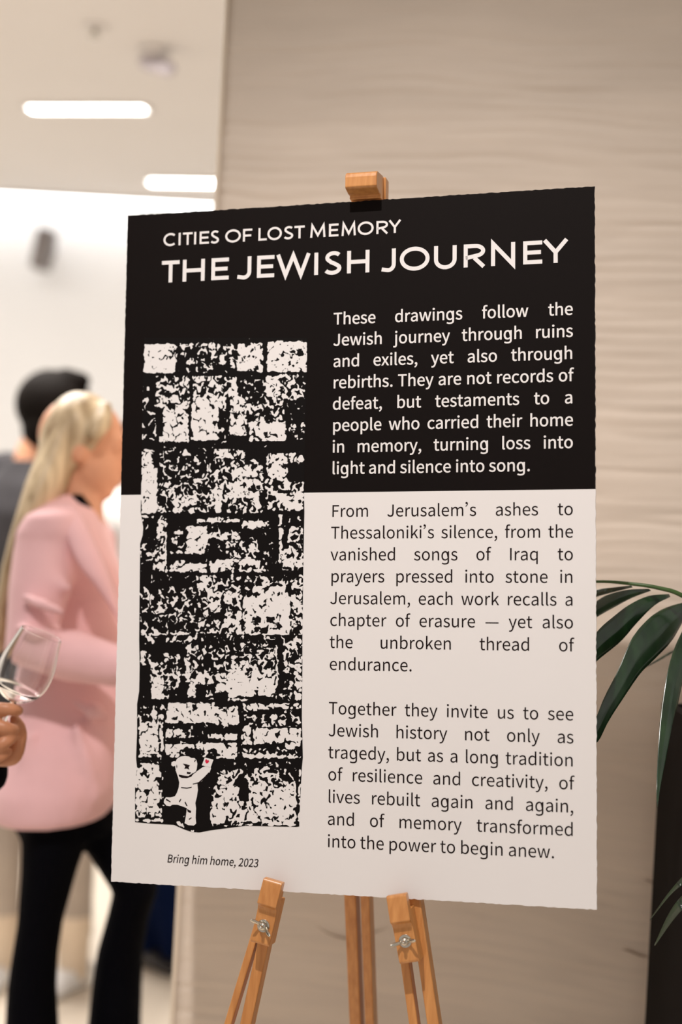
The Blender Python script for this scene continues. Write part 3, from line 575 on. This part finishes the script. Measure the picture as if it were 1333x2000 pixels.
# ------------------------------------------------------------------ potted palm at the right
pl = empty('potted_palm', (.80, 2.27, 0))
tag(pl, 'potted palm in a tall black planter beside the stone wall at the right edge', 'potted plant')
PX0 = .566; YB = 2.43
bm = bmesh.new(); top = 1.205
for lo, hi in (((PX0, 2.10, 0), (PX0+.40, YB, .03)), ((PX0, 2.10, .03), (PX0+.02, YB, top)), ((PX0+.38, 2.10, .03), (PX0+.40, YB, top)), ((PX0+.02, 2.10, .03), (PX0+.38, 2.12, top)), ((PX0+.02, YB-.02, .03), (PX0+.38, YB, top))): box(bm, lo, hi)
obj('planter', bm, M_pot, pl)
bm = bmesh.new(); box(bm, (PX0+.021, 2.121, 1.08), (PX0+.379, YB-.021, 1.14)); obj('soil', bm, M_soil, pl)
def leaf(e1, e2, par, fold=.012, droop=None, name='leaflet'):
    n = 26; A = spl(e1, 8); B = spl(e2, 8)
    rs = lambda L: [L[min(len(L)-1, int(round(i*(len(L)-1)/(n-1))))] for i in range(n)]
    A, B = rs(A), rs(B); bm = bmesh.new(); rows = []
    for i in range(n):
        a, b = A[i], B[i]; w = (a-b).length; out = Vector((0, -1, 0)); row = []
        for j in range(9):
            t = j/8; pl_ = .13*w*(1-abs(2*t-1))+.012*w*math.cos(t*math.pi*8)
            row.append(a.lerp(b, t)+out*(pl_))
        rows.append(row)
    fr = [[bm.verts.new(p) for p in r] for r in rows]; bk = [[bm.verts.new(p+Vector((0, .0006, 0))) for p in r] for r in rows]
    for i in range(n-1):
        for j in range(8):
            bm.faces.new((fr[i][j], fr[i][j+1], fr[i+1][j+1], fr[i+1][j])); bm.faces.new((bk[i][j], bk[i+1][j], bk[i+1][j+1], bk[i][j+1]))
        for j in (0, 8): bm.faces.new((fr[i][j], fr[i+1][j], bk[i+1][j], bk[i][j]))
    for i in (0, n-1):
        for j in range(8): bm.faces.new((fr[i][j], bk[i][j], bk[i][j+1], fr[i][j+1]))
    return obj(name, bm, M_leaf, par, smooth=True)
c5 = lambda x, y, d: cw(1130+x/2.172, 1080+y/2.172, d)
E5 = lambda L, d0, d1: [c5(x, y, d0+(d1-d0)*i/(len(L)-1)) for i, (x, y) in enumerate(L)]
bm = bmesh.new(); rp = spl([Vector((.79, 2.27, 1.13)), cw(1478, 1310, 2.19), cw(1420, 1215, 2.14), cw(1333, 1163, 2.12), cw(1290, 1149, 2.12), cw(1240, 1141, 2.13), cw(1167, 1136, 2.16), cw(1090, 1146, 2.20), cw(1020, 1180, 2.25)], 6)
tube(bm, rp, interp([.0055, .005, .004, .0036, .0032, .0028, .0022, .0015, .0008], len(rp)), 8); fr = obj('frond', bm, M_stem, pl, True)
leaf(E5([(225,138),(150,146),(80,156),(10,185)], 2.13, 2.2), E5([(232,146),(160,164),(80,186),(10,215)], 2.13, 2.2), fr)
leaf(E5([(300,152),(210,156),(130,176),(80,203),(-40,290),(-110,370)], 2.13, 2.17), E5([(310,160),(230,190),(150,232),(80,272),(-35,345),(-110,372)], 2.13, 2.17), fr)
leaf(E5([(385,174),(300,182),(220,218),(150,270),(80,334),(-20,470),(-70,590)], 2.15, 2.04), E5([(392,186),(325,222),(250,296),(180,376),(80,458),(0,540),(-70,592)], 2.15, 2.04), fr)
leaf(E5([(470,205),(400,222),(340,248),(285,292),(225,368),(168,500),(112,610),(76,700),(30,820)], 2.17, 1.975), E5([(480,225),(440,300),(395,376),(335,440),(265,510),(200,604),(130,712),(84,800),(32,822)], 2.17, 1.975), fr)
leaf(E5([(540,255),(470,290),(428,360),(396,440),(372,540),(350,690),(340,820),(333,980),(335,1082)], 2.15, 1.96), E5([(560,270),(520,360),(480,450),(446,540),(424,640),(400,730),(376,860),(350,990),(337,1082)], 2.15, 1.96), fr)
leaf(E5([(450,395),(400,415),(340,450),(262,497)], 2.30, 2.24), E5([(452,402),(402,424),(342,458),(262,499)], 2.30, 2.24), fr)
# low thin frond in front of the planter
bm = bmesh.new(); rp = spl([Vector((.74, 2.2, 1.13)), cw(1440, 1500, 2.06), cw(1420, 1600, 2.04), cw(1400, 1700, 2.04)], 6); tube(bm, rp, interp([.005, .004, .003, .002], len(rp)), 8); f2 = obj('frond', bm, M_stem, pl, True)
leaf([cw(1405, 1650, 2.04), cw(1345, 1702, 2.06), cw(1310, 1740, 2.08), cw(1270, 1796, 2.1)], [cw(1412, 1662, 2.04), cw(1352, 1714, 2.06), cw(1312, 1747, 2.08), cw(1270, 1798, 2.1)], f2)
leaf([cw(1405, 1690, 2.04), cw(1345, 1738, 2.06), cw(1310, 1780, 2.08), cw(1279, 1846, 2.1)], [cw(1415, 1705, 2.04), cw(1355, 1756, 2.06), cw(1317, 1796, 2.08), cw(1280, 1848, 2.1)], f2)
# fronds beyond the frame that shade the wall
for k, (az, el, L) in enumerate(((20, 55, .75), (10, 68, .8), (60, 50, .7), (120, 72, .8))):
    d = Vector((math.cos(math.radians(az)), math.sin(math.radians(az))*-.4, 0)); b0 = Vector((.80, 2.24, 1.13)); pts = []
    for i in range(9):
        t = i/8; pts.append(b0+d*(L*t*math.cos(math.radians(el))*1.1)+Vector((0, 0, L*(t*math.sin(math.radians(el))-.35*t*t))))
    bm = bmesh.new(); tube(bm, pts, interp([.005, .001], 9), 8); f3 = obj('frond', bm, M_stem, pl, True)
    for i in range(2, 9):
        for sg in (-1, 1):
            a = pts[i]; sd = Vector((-d.y, d.x, 0)).normalized()*sg; l = .30-.02*i
            tip = a+sd*l*.75+d*.12+Vector((0, 0, -.16)); mid = a.lerp(tip, .45)+Vector((0, 0, .05))
            wv = d.normalized()*.013
            leaf([a, mid+wv, tip], [a-Vector((0, 0, .002)), mid-wv, tip-Vector((0, 0, .001))], f3)
# ------------------------------------------------------------------ people
UP = Vector((0, 0, 1))
def head_parts(bm, c, face, s=1.0, tilt=0):
    f = Vector(face).normalized(); sd = UP.cross(f).normalized(); f = (f+UP*tilt).normalized(); u = f.cross(sd)
    ax = (sd, f, u); P = lambda x, y, z: c+sd*(x*s)+f*(y*s)+u*(z*s)
    ball(bm, P(0, -.010, .022), (.076*s, .098*s, .094*s), ax, 20)             # skull
    ball(bm, P(0, .022, -.040), (.062*s, .068*s, .076*s), ax, 18)             # face
    ball(bm, P(0, .052, -.095), (.030*s, .030*s, .024*s), ax, 12)             # chin
    tube(bm, [P(0, .082, .012), P(0, .098, -.012), P(0, .112, -.034), P(0, .092, -.044)], [.008*s, .010*s, .0135*s, .010*s], 10)  # nose
    for q in (-1, 1):
        ball(bm, P(q*.031, .076, .006), (.016*s, .010*s, .009*s), ax, 10)     # eyes
        tube(bm, [P(q*.014, .092, .026), P(q*.034, .086, .030), P(q*.052, .070, .022)], [.006*s, .007*s, .005*s], 8)  # brows
        ball(bm, P(q*.076, -.006, -.014), (.009*s, .020*s, .031*s), ax, 12)   # ears
    tube(bm, [P(-.024, .080, -.066), P(0, .092, -.063), P(.024, .080, -.066)], [.004*s, .0065*s, .004*s], 8)
    tube(bm, [P(-.020, .078, -.075), P(0, .089, -.077), P(.020, .078, -.075)], [.004*s, .0070*s, .004*s], 8)
    return sd, f, u
def hand_parts(bm, wr, d, palm, s=1.0, curl=.5):
    d = Vector(d).normalized(); palm = Vector(palm); palm = (palm-d*palm.dot(d)).normalized(); sd = d.cross(palm)
    tube(bm, [wr-d*.01, wr+d*.03*s, wr+d*.075*s, wr+d*.09*s], [.026*s, .034*s, .040*s, .036*s], 14, flat=.42, ref=palm)
    for i, (x, l) in enumerate(((-.030, .070), (-.010, .080), (.010, .075), (.028, .058))):
        b = wr+d*.088*s+sd*x*s; dd = d; p = [b]
        for k in range(3):
            a = curl*(k+1)*.45; dd = (d*math.cos(a)+palm*math.sin(a)).normalized(); p.append(p[-1]+dd*(l*s*(.46, .30, .24)[k]))
        tube(bm, p, [.0092*s, .0088*s, .008*s, .007*s], 10)
    b = wr+d*.025*s-sd*.030*s+palm*.008*s
    tube(bm, [b, b+(d*.5-sd*.6+palm*.4)*.045*s, b+(d*.9-sd*.75+palm*.7)*.06*s], [.0125*s, .0105*s, .008*s], 10)
def body_parts(bm, j, hands=True, s=1.0, tilt=0, slim=.74):
    rt = (j['sr']-j['sl']).normalized(); fw = UP.cross(rt)
    head_parts(bm, j['head'], j['face'], s, tilt)
    hc = j['head']
    tube(bm, [j['neck']-UP*.03, j['neck']+UP*.02, hc-UP*.03-Vector(j['face'])*.02], [.062*s, .053*s, .050*s], 16)
    sw = (j['sr']-j['sl']).length/2; pv = j['pelvis']; nk = j['neck']; ax = nk-pv
    R = []
    for t, w_, d_ in ((-.12, .12, .09), (-.02, .165, .115), (.12, .16, .11), (.35, .135, .10), (.60, .16, .115), (.80, .175, .11), (.92, .13, .085), (1.0, .06, .055)):
        R.append(ell(pv+ax*t, rt, fw, w_*s*slim, d_*s*slim, 20))
    ringloft(bm, R)
    for q in 'rl':
        S_, E_, W_ = j['s'+q], j['e'+q], j['w'+q]
        tube(bm, [S_.lerp(nk, .25), S_, S_.lerp(E_, .4), E_, E_.lerp(W_, .3), W_], [.052*s, .056*s, .046*s, .040*s, .042*s, .028*s], 14)
        if hands and j.get('h'+q): hand_parts(bm, W_, j['h'+q][0], j['h'+q][1], s, j['h'+q][2])
        H_, K_, A_ = j['h_'+q], j['k'+q], j['a'+q]
        tube(bm, [H_+UP*.06, H_, H_.lerp(K_, .5), K_, K_.lerp(A_, .35), A_], [.07*s*slim, .07*s*slim, .060*s*slim, .048*s*slim, .048*s*slim, .032*s], 16)
        td = j['t'+q]; tube(bm, [A_-UP*.045-td*.02, A_-UP*.060+td*.06, A_-UP*.070+td*.13], [.026*s, .020*s, .012*s], 12)
def shoe(name, A, td, m, par, h=.09):
    bm = bmesh.new(); z0 = A.z-.085
    sd = UP.cross(td).normalized(); R = []
    for t, w_, hh in ((-.075, .020, .05), (-.065, .034, .075), (-.02, .038, .085), (.05, .042, .066), (.12, .046, .046), (.18, .038, .036), (.205, .018, .022)):
        c = Vector((A.x, A.y, z0))+td*t; R.append([c+sd*(w_*math.cos(a))+UP*(hh/2+hh/2*max(-1, min(1, 1.25*math.sin(a)))) for a in [2*math.pi*i/16 for i in range(16)]])
    ringloft(bm, R); return obj(name, bm, m, par, True)
def px_rings(bm, L, dv, n=24, yaw=None):  # garment rings: (photo y, left x, right x, depth, half depth)
    R = []
    for y, a, b, d, hd in L:
        A, B = cw(a, y, d), cw(b, y, d); c = (A+B)/2; u = (B-A)/2
        v = Vector((0, hd, 0)); R.append(ell(c, u.normalized(), Vector((0, 1, 0)), u.length, hd, n, .85))
    ringloft(bm, R)
V = Vector
# ---- woman in the pink jacket
woman = None
D = 3.02
j = dict(head=cw(164, 872, D), face=V((.985, .10, -.08)), neck=cw(152, 985, D), pelvis=cw(112, 1450, D),
  sr=cw(92, 1058, 2.90), sl=cw(175, 1050, 3.18), er=cw(60, 1262, 2.84), wr=cw(232, 1302, 2.80), el=cw(200, 1240, 3.30), wl=cw(300, 1230, 3.12),
  h_r=cw(95, 1500, 2.95), h_l=cw(160, 1500, 3.10), kr=cw(80, 1800, 2.94), kl=cw(254, 1760, 3.10), ar=V((0, 0, 0)), al=V((0, 0, 0)), tr=V((.95, -.3, 0)).normalized(), tl=V((.97, -.2, 0)).normalized(),
  hr=(V((1, .05, .0)), V((0, .6, .8)), .5), hl=(V((.7, -.5, .25)), V((.3, .5, .6)), .6))
def floor_pt(px, d, z=.095): p = cw(px, 1000, d); p.z = z; p.x = (px-666.5)/FPX*d+(0); return p
def ground(px, py, d, z):               # carries a leg's photo line on to the floor
    p = cw(px, py, d); p.z = z; return p
j['ar'] = cw(50, 2230, 2.97); j['ar'].z = .10; j['al'] = cw(222, 2230, 3.08); j['al'].z = .10
bm = bmesh.new(); body_parts(bm, j, s=.93, slim=.42); woman = fuse('person', bm, M_skin, None, .007, 5, .4)
tag(woman, 'woman with long blonde hair in a pink blazer and black trousers, facing right', 'person')
bm = bmesh.new()
px_rings(bm, [(966, 118, 160, D-.01, .05), (982, 84, 176, D-.02, .105), (1005, 56, 192, D-.02, .165), (1040, 34, 210, D, .19), (1100, 34, 230, D, .15), (1160, 40, 250, D+.03, .10), (1250, 40, 262, D+.035, .095), (1350, 26, 262, D+.02, .115), (1450, 6, 250, D, .17), (1530, -8, 236, D-.01, .20), (1566, -12, 226, D-.01, .205), (1584, -4, 216, D-.01, .20)], None)
tube(bm, [j['sr']+V((.02, .03, .005)), j['sr'], j['sr'].lerp(j['er'], .5), j['er'], j['er'].lerp(j['wr'], .45), j['wr']+V((.0, 0, 0))], [.064, .068, .062, .058, .053, .041], 18)
tube(bm, [j['sl']+V((0, -.03, .0)), j['sl'], j['el'], j['wl']], [.056, .060, .055, .042], 18)
# folds in the sleeve and the skirt of the jacket
g = random.Random(5)
for (p, q, r) in (((60, 1110, 2.845), (135, 1150, 2.835), .016), ((45, 1165, 2.785), (120, 1195, 2.78), .015), ((35, 1225, 2.775), (105, 1240, 2.775), .014), ((150, 1372, 2.885), (205, 1400, 2.89), .016), ((60, 1440, 2.87), (40, 1540, 2.87), .018), ((150, 1420, 2.87), (190, 1560, 2.87), .016)):
    a, b = cw(*p), cw(*q); tube(bm, [a, a.lerp(b, .5)+V((0, -.006, 0)), b], [r*.6, r, r*.6], 10)
jk = fuse('blazer', bm, M_pink, woman, .009, 5, .5)
bm = bmesh.new()                         # lapel folded along the open front
L1 = [cw(*p) for p in ((118, 974, 2.925), (150, 992, 2.895), (185, 1060, 2.865), (215, 1130, 2.862), (243, 1215, 2.872))]; L2 = [cw(*p) for p in ((98, 992, 2.905), (120, 1022, 2.865), (150, 1095, 2.845), (192, 1150, 2.845), (240, 1222, 2.865))]
A, B = spl(L1, 6), spl(L2, 6); rows = [[a.lerp(b, t)+V((0, -.010*math.sin(t*math.pi), 0)) for t in (0, .25, .5, .75, 1)] for a, b in zip(A, B)]
F1 = [[bm.verts.new(p+V((0, -.008, 0))) for p in r] for r in rows]; F2 = [[bm.verts.new(p+V((0, .012, 0))) for p in r] for r in rows]
for i in range(len(rows)-1):
    for k in range(4): bm.faces.new((F1[i][k], F1[i][k+1], F1[i+1][k+1], F1[i+1][k])); bm.faces.new((F2[i][k], F2[i+1][k], F2[i+1][k+1], F2[i][k+1]))
    for k in (0, 4): bm.faces.new((F1[i][k], F1[i+1][k], F2[i+1][k], F2[i][k]))
for i in (0, -1):
    for k in range(4): bm.faces.new((F1[i][k], F2[i][k], F2[i][k+1], F1[i][k+1]))
obj('lapel', bm, M_pink, jk, True)
bm = bmesh.new()                         # pocket flap
a = cw(182, 1388, 2.872); ball(bm, a, (.020, .012, .017)); obj('button', bm, M_pink, jk, True)
bm = bmesh.new(); R = []
for y, a, b, d, hd in ((966, 142, 170, D-.01, .055), (985, 140, 180, D-.02, .08), (1015, 136, 192, D-.03, .10), (1060, 130, 200, D-.02, .12), (1110, 130, 204, D, .13)):
    A, B = cw(a, y, d), cw(b, y, d); c = (A+B)/2; R.append(ell(c, (B-A).normalized(), V((0, 1, 0)), (B-A).length/2, hd, 20))
ringloft(bm, R); obj('top', bm, M_blk, woman, True)
bm = bmesh.new()
px_rings(bm, [(1480, 40, 225, D, .12), (1560, 30, 222, D, .135), (1620, 34, 232, D, .13)], None)
def leg_rings(L):
    R = []
    for y, a, b, d, hd in L:
        A, B = cw(a, y, d), cw(b, y, d); c = (A+B)/2; R.append(ell(c, (B-A).normalized(), V((0, 1, 0)), (B-A).length/2, hd, 20))
    ringloft(bm, R)
leg_rings([(1520, 40, 170, 2.96, .11), (1620, 46, 178, 2.95, .11), (1700, 44, 150, 2.94, .095), (1800, 36, 122, 2.94, .08), (1870, 24, 112, 2.94, .075), (1930, 16, 109, 2.95, .08), (2000, 12, 113, 2.96, .085), (2230, 0, 118, 2.97, .10), (2330, -8, 118, 2.97, .11)])
leg_rings([(1520, 100, 225, 3.08, .11), (1600, 130, 262, 3.08, .11), (1680, 186, 292, 3.09, .095), (1736, 222, 310, 3.10, .09), (1790, 209, 292, 3.10, .082), (1856, 190, 280, 3.10, .08), (1925, 180, 277, 3.09, .082), (2000, 172, 275, 3.08, .085), (2230, 162, 284, 3.08, .10), (2330, 158, 290, 3.08, .11)])
fuse('trousers', bm, M_blk, woman, .010, 5, .5)
for q in 'rl': shoe('shoe', V((j['a'+q].x, j['a'+q].y, .087)), j['t'+q], M_blk, woman)
# hair: cap over the skull, then a long fall down the back
bm = bmesh.new(); hc = cw(158, 842, D+.005)
ball(bm, hc, (.074, .092, .086), None, 20); ball(bm, cw(134, 865, D), (.062, .088, .085), None, 18)
tube(bm, [cw(206, 796, D-.03), cw(200, 826, D-.062), cw(184, 850, D-.082)], [.016, .021, .016], 14)
R = []
for y, a, b, d, hd in ((800, 120, 196, D, .075), (850, 88, 176, D, .092), (900, 70, 160, D-.01, .10), (950, 52, 138, D-.03, .105), (1000, 38, 112, D-.045, .105), (1050, 24, 84, D-.05, .10), (1110, 10, 54, D-.05, .09), (1180, -4, 36, D-.05, .075), (1240, -12, 22, D-.05, .055), (1275, -10, 6, D-.05, .02)):
    A, B = cw(a, y, d), cw(b, y, d); R.append(ell((A+B)/2, (B-A).normalized(), V((0, 1, 0)), (B-A).length/2, hd, 20))
ringloft(bm, R); fuse('hair', bm, M_blond, woman, .007, 4, .5)
# ---- man behind her
D = 4.15
def std(px, D, face, yaw, hp, z_sh=1.52, hh=None, s=1.0, feet=(-.1, .1), a_out=.02, foot_dir=None, lean=0):
    x = cw(px, 1000, D).x; rt = V((math.cos(yaw), math.sin(yaw), 0)); fw = UP.cross(rt)
    o = V((x, D, 0)); q = dict(head=hp, face=face, neck=V((x, D, z_sh+.05)), pelvis=o+UP*.97*s)
    for c_, sg in (('r', 1), ('l', -1)):
        q['s'+c_] = o+rt*(sg*.185*s)+UP*z_sh; q['e'+c_] = o+rt*(sg*(.235+a_out)*s)+UP*(z_sh-.30*s)-fw*.03; q['w'+c_] = o+rt*(sg*(.25+a_out)*s)+UP*(z_sh-.56*s)+fw*.06
        q['h'+c_] = (V((0, 0, -1))+fw*.15, rt*(-sg), .35)
        f = feet[0 if sg < 0 else 1]; q['h_'+c_] = o+rt*(sg*.09*s)+UP*.92*s; q['k'+c_] = o+rt*(.5*(f if isinstance(f, float) else f[0])+sg*.05)+UP*.50*s+fw*.03; q['a'+c_] = o+rt*(f if isinstance(f, float) else f[0])+UP*.10+(fw*f[1] if not isinstance(f, float) else V())
        q['t'+c_] = (foot_dir or fw).normalized()
    return q, rt, fw, o
def dress(p, q, rt, fw, s, mj, mt, ms, jname='jacket', hem=.84, tr=.085, flare=.0, hemz=.07, lr=1):
    bm = bmesh.new(); pv, nk = q['pelvis'], q['neck']; R = []
    z = lambda t: hem+(nk.z-hem)*t
    for t, w_, d_ in ((0, .195, .135), (.12, .20, .14), (.35, .180, .13), (.62, .195, .14), (.80, .205, .135), (.90, .17, .105), (.97, .09, .075), (1.0, .07, .068)):
        c = pv.lerp(nk, max(0, (z(t)-pv.z)/(nk.z-pv.z))); c.z = z(t); R.append(ell(c, rt, fw, w_*s, d_*s, 24, .9))
    ringloft(bm, R)
    for c_ in 'rl':
        S_, E_, W_ = q['s'+c_], q['e'+c_], q['w'+c_]
        tube(bm, [S_.lerp(nk, .3), S_, S_.lerp(E_, .5), E_, E_.lerp(W_, .5), W_-(E_-W_).normalized()*.005], [.062*s, .070*s, .064*s, .058*s, .052*s, .042*s], 16)
    o = fuse(jname, bm, mj, p, .010, 5, .5)
    bm = bmesh.new(); R = []
    for t, w_, d_ in ((.10, .165, .12), (0, .178, .128), (-.09, .175, .125)): R.append(ell(pv+UP*t, rt, fw, w_*s, d_*s, 20))
    ringloft(bm, R)
    for c_ in 'rl':
        H_, K_, A_ = q['h_'+c_], q['k'+c_], q['a'+c_]; e = V((A_.x, A_.y, hemz)) if A_.z < .2 else A_
        tube(bm, [H_+UP*.05, H_, H_.lerp(K_, .6), K_, K_.lerp(e, .5), e], [.088*s, .097*s, .082*s*lr, .072*s*lr, .066*s*lr, .064*s*lr+flare], 18, round_caps=False)
    fuse('trousers', bm, mt, p, .010, 5, .5)
    if ms:
        for c_ in 'rl': shoe('shoe', q['a'+c_]+UP*(-.013), q['t'+c_], ms, p)
q, rt, fw, o = std(62, D, V((.96, .25, 0)), -.75, cw(116, 806, D), 1.55, s=1.06, feet=(-.13, .12))
q['ar'] = cw(142, 1900, D+.2); q['ar'].z = .10; q['tr'] = V((-.45, -.9, 0)).normalized(); q['kr'] = cw(146, 1660, D+.06)
q['al'] = cw(0, 1900, D+.2); q['al'].z = .10; q['tl'] = V((-.2, -1, 0)).normalized(); q['kl'] = cw(4, 1660, D+.06)
bm = bmesh.new(); body_parts(bm, q, s=1.06); man = fuse('person', bm, M_skin, None, .008, 5, .4)
tag(man, 'dark-haired man in a charcoal jacket and grey trousers behind the blonde woman', 'person')
dress(man, q, rt, fw, 1.06, M_char, M_greyc, None, hemz=.16, lr=.8)
for c_ in 'rl': shoe('sneaker', V((q['a'+c_].x, q['a'+c_].y, .087)), q['t'+c_], M_sneak, man)
for c_ in 'rl':
    bm = bmesh.new(); a = q['a'+c_]; tube(bm, [V((a.x, a.y, .05)), a, a.lerp(q['k'+c_], .35)], [.046, .048, .054], 14); obj('sock', bm, M_sock, man, True)
bm = bmesh.new(); ball(bm, cw(105, 790, D+.005), (.114, .100, .106), None, 18); ball(bm, cw(90, 838, D+.01), (.070, .096, .085), None, 16)
tube(bm, [cw(96, 748, D-.02), cw(130, 740, D-.02), cw(160, 744, D-.02)], [.028, .034, .026], 14)
fuse('hair', bm, M_brun, man, .008, 3, .5)
# ---- guest mostly hidden by the board
D = 4.40
q, rt, fw, o = std(282, D, V((-.9, -.3, 0)), 2.6, cw(282, 880, D), 1.50, s=1.0, feet=(-.12, .12))
q['ar'] = cw(284, 1870, D+.22); q['ar'].z = .10; q['al'] = cw(352, 1868, D+.15); q['al'].z = .10
q['kr'] = cw(270, 1640, D+.05); q['kl'] = cw(322, 1650, D+.05); q['tr'] = V((.75, -.65, 0)).normalized(); q['tl'] = V((.8, -.6, 0)).normalized()
bm = bmesh.new(); body_parts(bm, q, s=1.0); p3 = fuse('person', bm, M_skin, None, .008, 5, .4)
tag(p3, 'person in a white shirt and navy trousers mostly hidden behind the display board', 'person')
dress(p3, q, rt, fw, 1.0, M_shirt, M_navy, M_shoe, 'shirt', hem=.92)
bm = bmesh.new(); ball(bm, cw(284, 858, D+.01), (.085, .092, .085), None, 18); fuse('hair', bm, M_brun, p3, .008, 3, .5)
# ---- guest at the left edge holding the wine glass
D = 2.26
GT, GB = cw(81, 1238, D), cw(24, 1370, D); AX = (GT-GB).normalized()
q, rt, fw, o = std(-420, 2.15, V((1, .2, 0)), -1.35, V((0, 0, 0)), 1.47, s=1.0, feet=(-.12, .12))
o = V((-1.05, 2.28, 0)); 
for k_ in list(q):
    if isinstance(q[k_], Vector) and k_ not in ('face', 'tr', 'tl'): q[k_] = q[k_]+(o-V((cw(-420, 1000, 2.15).x, 2.15, 0)))
q['head'] = V((-1.03, 2.28, 1.66)); q['hr'] = None
WR = cw(-38, 1508, D+.078); q['wr'] = WR; q['er'] = V((-.96, 2.20, 1.10))
bm = bmesh.new(); body_parts(bm, q, s=1.0)
# right hand closed around the stem: palm behind, four fingers across the front, thumb up the far side
h = lambda x, y, dd: cw(x, y, D+dd)
tube(bm, [q['er'].lerp(WR, .5), WR, h(-24, 1462, .054), h(-4, 1436, .046)], [.036, .028, .034, .031], 16, flat=.62, ref=(0, 1, 0))
for pts, r in (([h(-34, 1400, .012), h(-22, 1386, -.016), h(4, 1384, -.026), h(26, 1386, -.022), h(36, 1388, -.010)], .0105),
               ([h(-36, 1428, .012), h(-24, 1418, -.018), h(2, 1420, -.027), h(19, 1424, -.021), h(27, 1426, -.008)], .0108),
               ([h(-38, 1462, .012), h(-28, 1456, -.016), h(-2, 1456, -.027), h(17, 1446, -.021), h(26, 1440, -.010)], .0100),
               ([h(-40, 1492, .012), h(-30, 1486, -.012), h(-8, 1482, -.022), h(8, 1474, -.018), h(16, 1468, -.009)], .0088)):
    P = spl(pts, 4); tube(bm, P, interp([r*1.05, r*1.1, r, r*.98, r*.86], len(P)), 12)
P = spl([h(-6, 1480, .030), h(24, 1478, .024), h(37, 1452, .018), h(38, 1424, .012), h(28, 1404, .010)], 4); tube(bm, P, interp([.015, .0145, .012, .0115, .009], len(P)), 12)
p4 = fuse('person', bm, M_hand, None, .0042, 3, .4)
tag(p4, 'person at the left edge in a black sleeve whose hand holds the wine glass', 'person')
dress(p4, q, rt, fw, 1.0, M_blk, M_blk, M_shoe)
bm = bmesh.new(); ball(bm, V((-1.05, 2.28, 1.69)), (.092, .086, .092), None, 18); fuse('hair', bm, M_brun, p4, .008, 3, .5)
# wine glass
gl = empty('wine_glass', GB); gu = AX.orthogonal().normalized(); gv = AX.cross(gu)
gu = (V((0, 1, 0))-AX*AX.y).normalized(); gv = AX.cross(gu)
L = (GT-GB).length
prof = [(.0, .000), (.010, .0015), (.022, .006), (.034, .017), (.0415, .033), (.0442, .050), (.0432, .068), (.0395, .088), (.0345, L-.004), (.0338, L)]
oz = spl([V((r, z_, 0)) for r, z_ in prof], 5)
inn = [V((max(0, p.x-.0013), p.y+(.002 if p.y < .02 else 0), 0)) for p in reversed(oz)]
full = [p for p in list(oz)+inn if p.x > 1e-4]
bm = bmesh.new(); ringloft(bm, [ell(GB+AX*p.y, gu, gv, p.x, p.x, 48) for p in full]); obj('bowl', bm, M_glass, gl, True)
bm = bmesh.new(); ringloft(bm, [ell(GB+AX*z_, gu, gv, r, r, 20) for z_, r in ((.0, .0078), (-.012, .0046), (-.04, .0038), (-.100, .004), (-.114, .006), (-.118, .016), (-.1205, .027), (-.1215, .0275), (-.122, .026))]); obj('stem', bm, M_glass, gl, True)
tag(gl, 'empty tilted wine glass held in the hand at the left edge', 'wine glass')
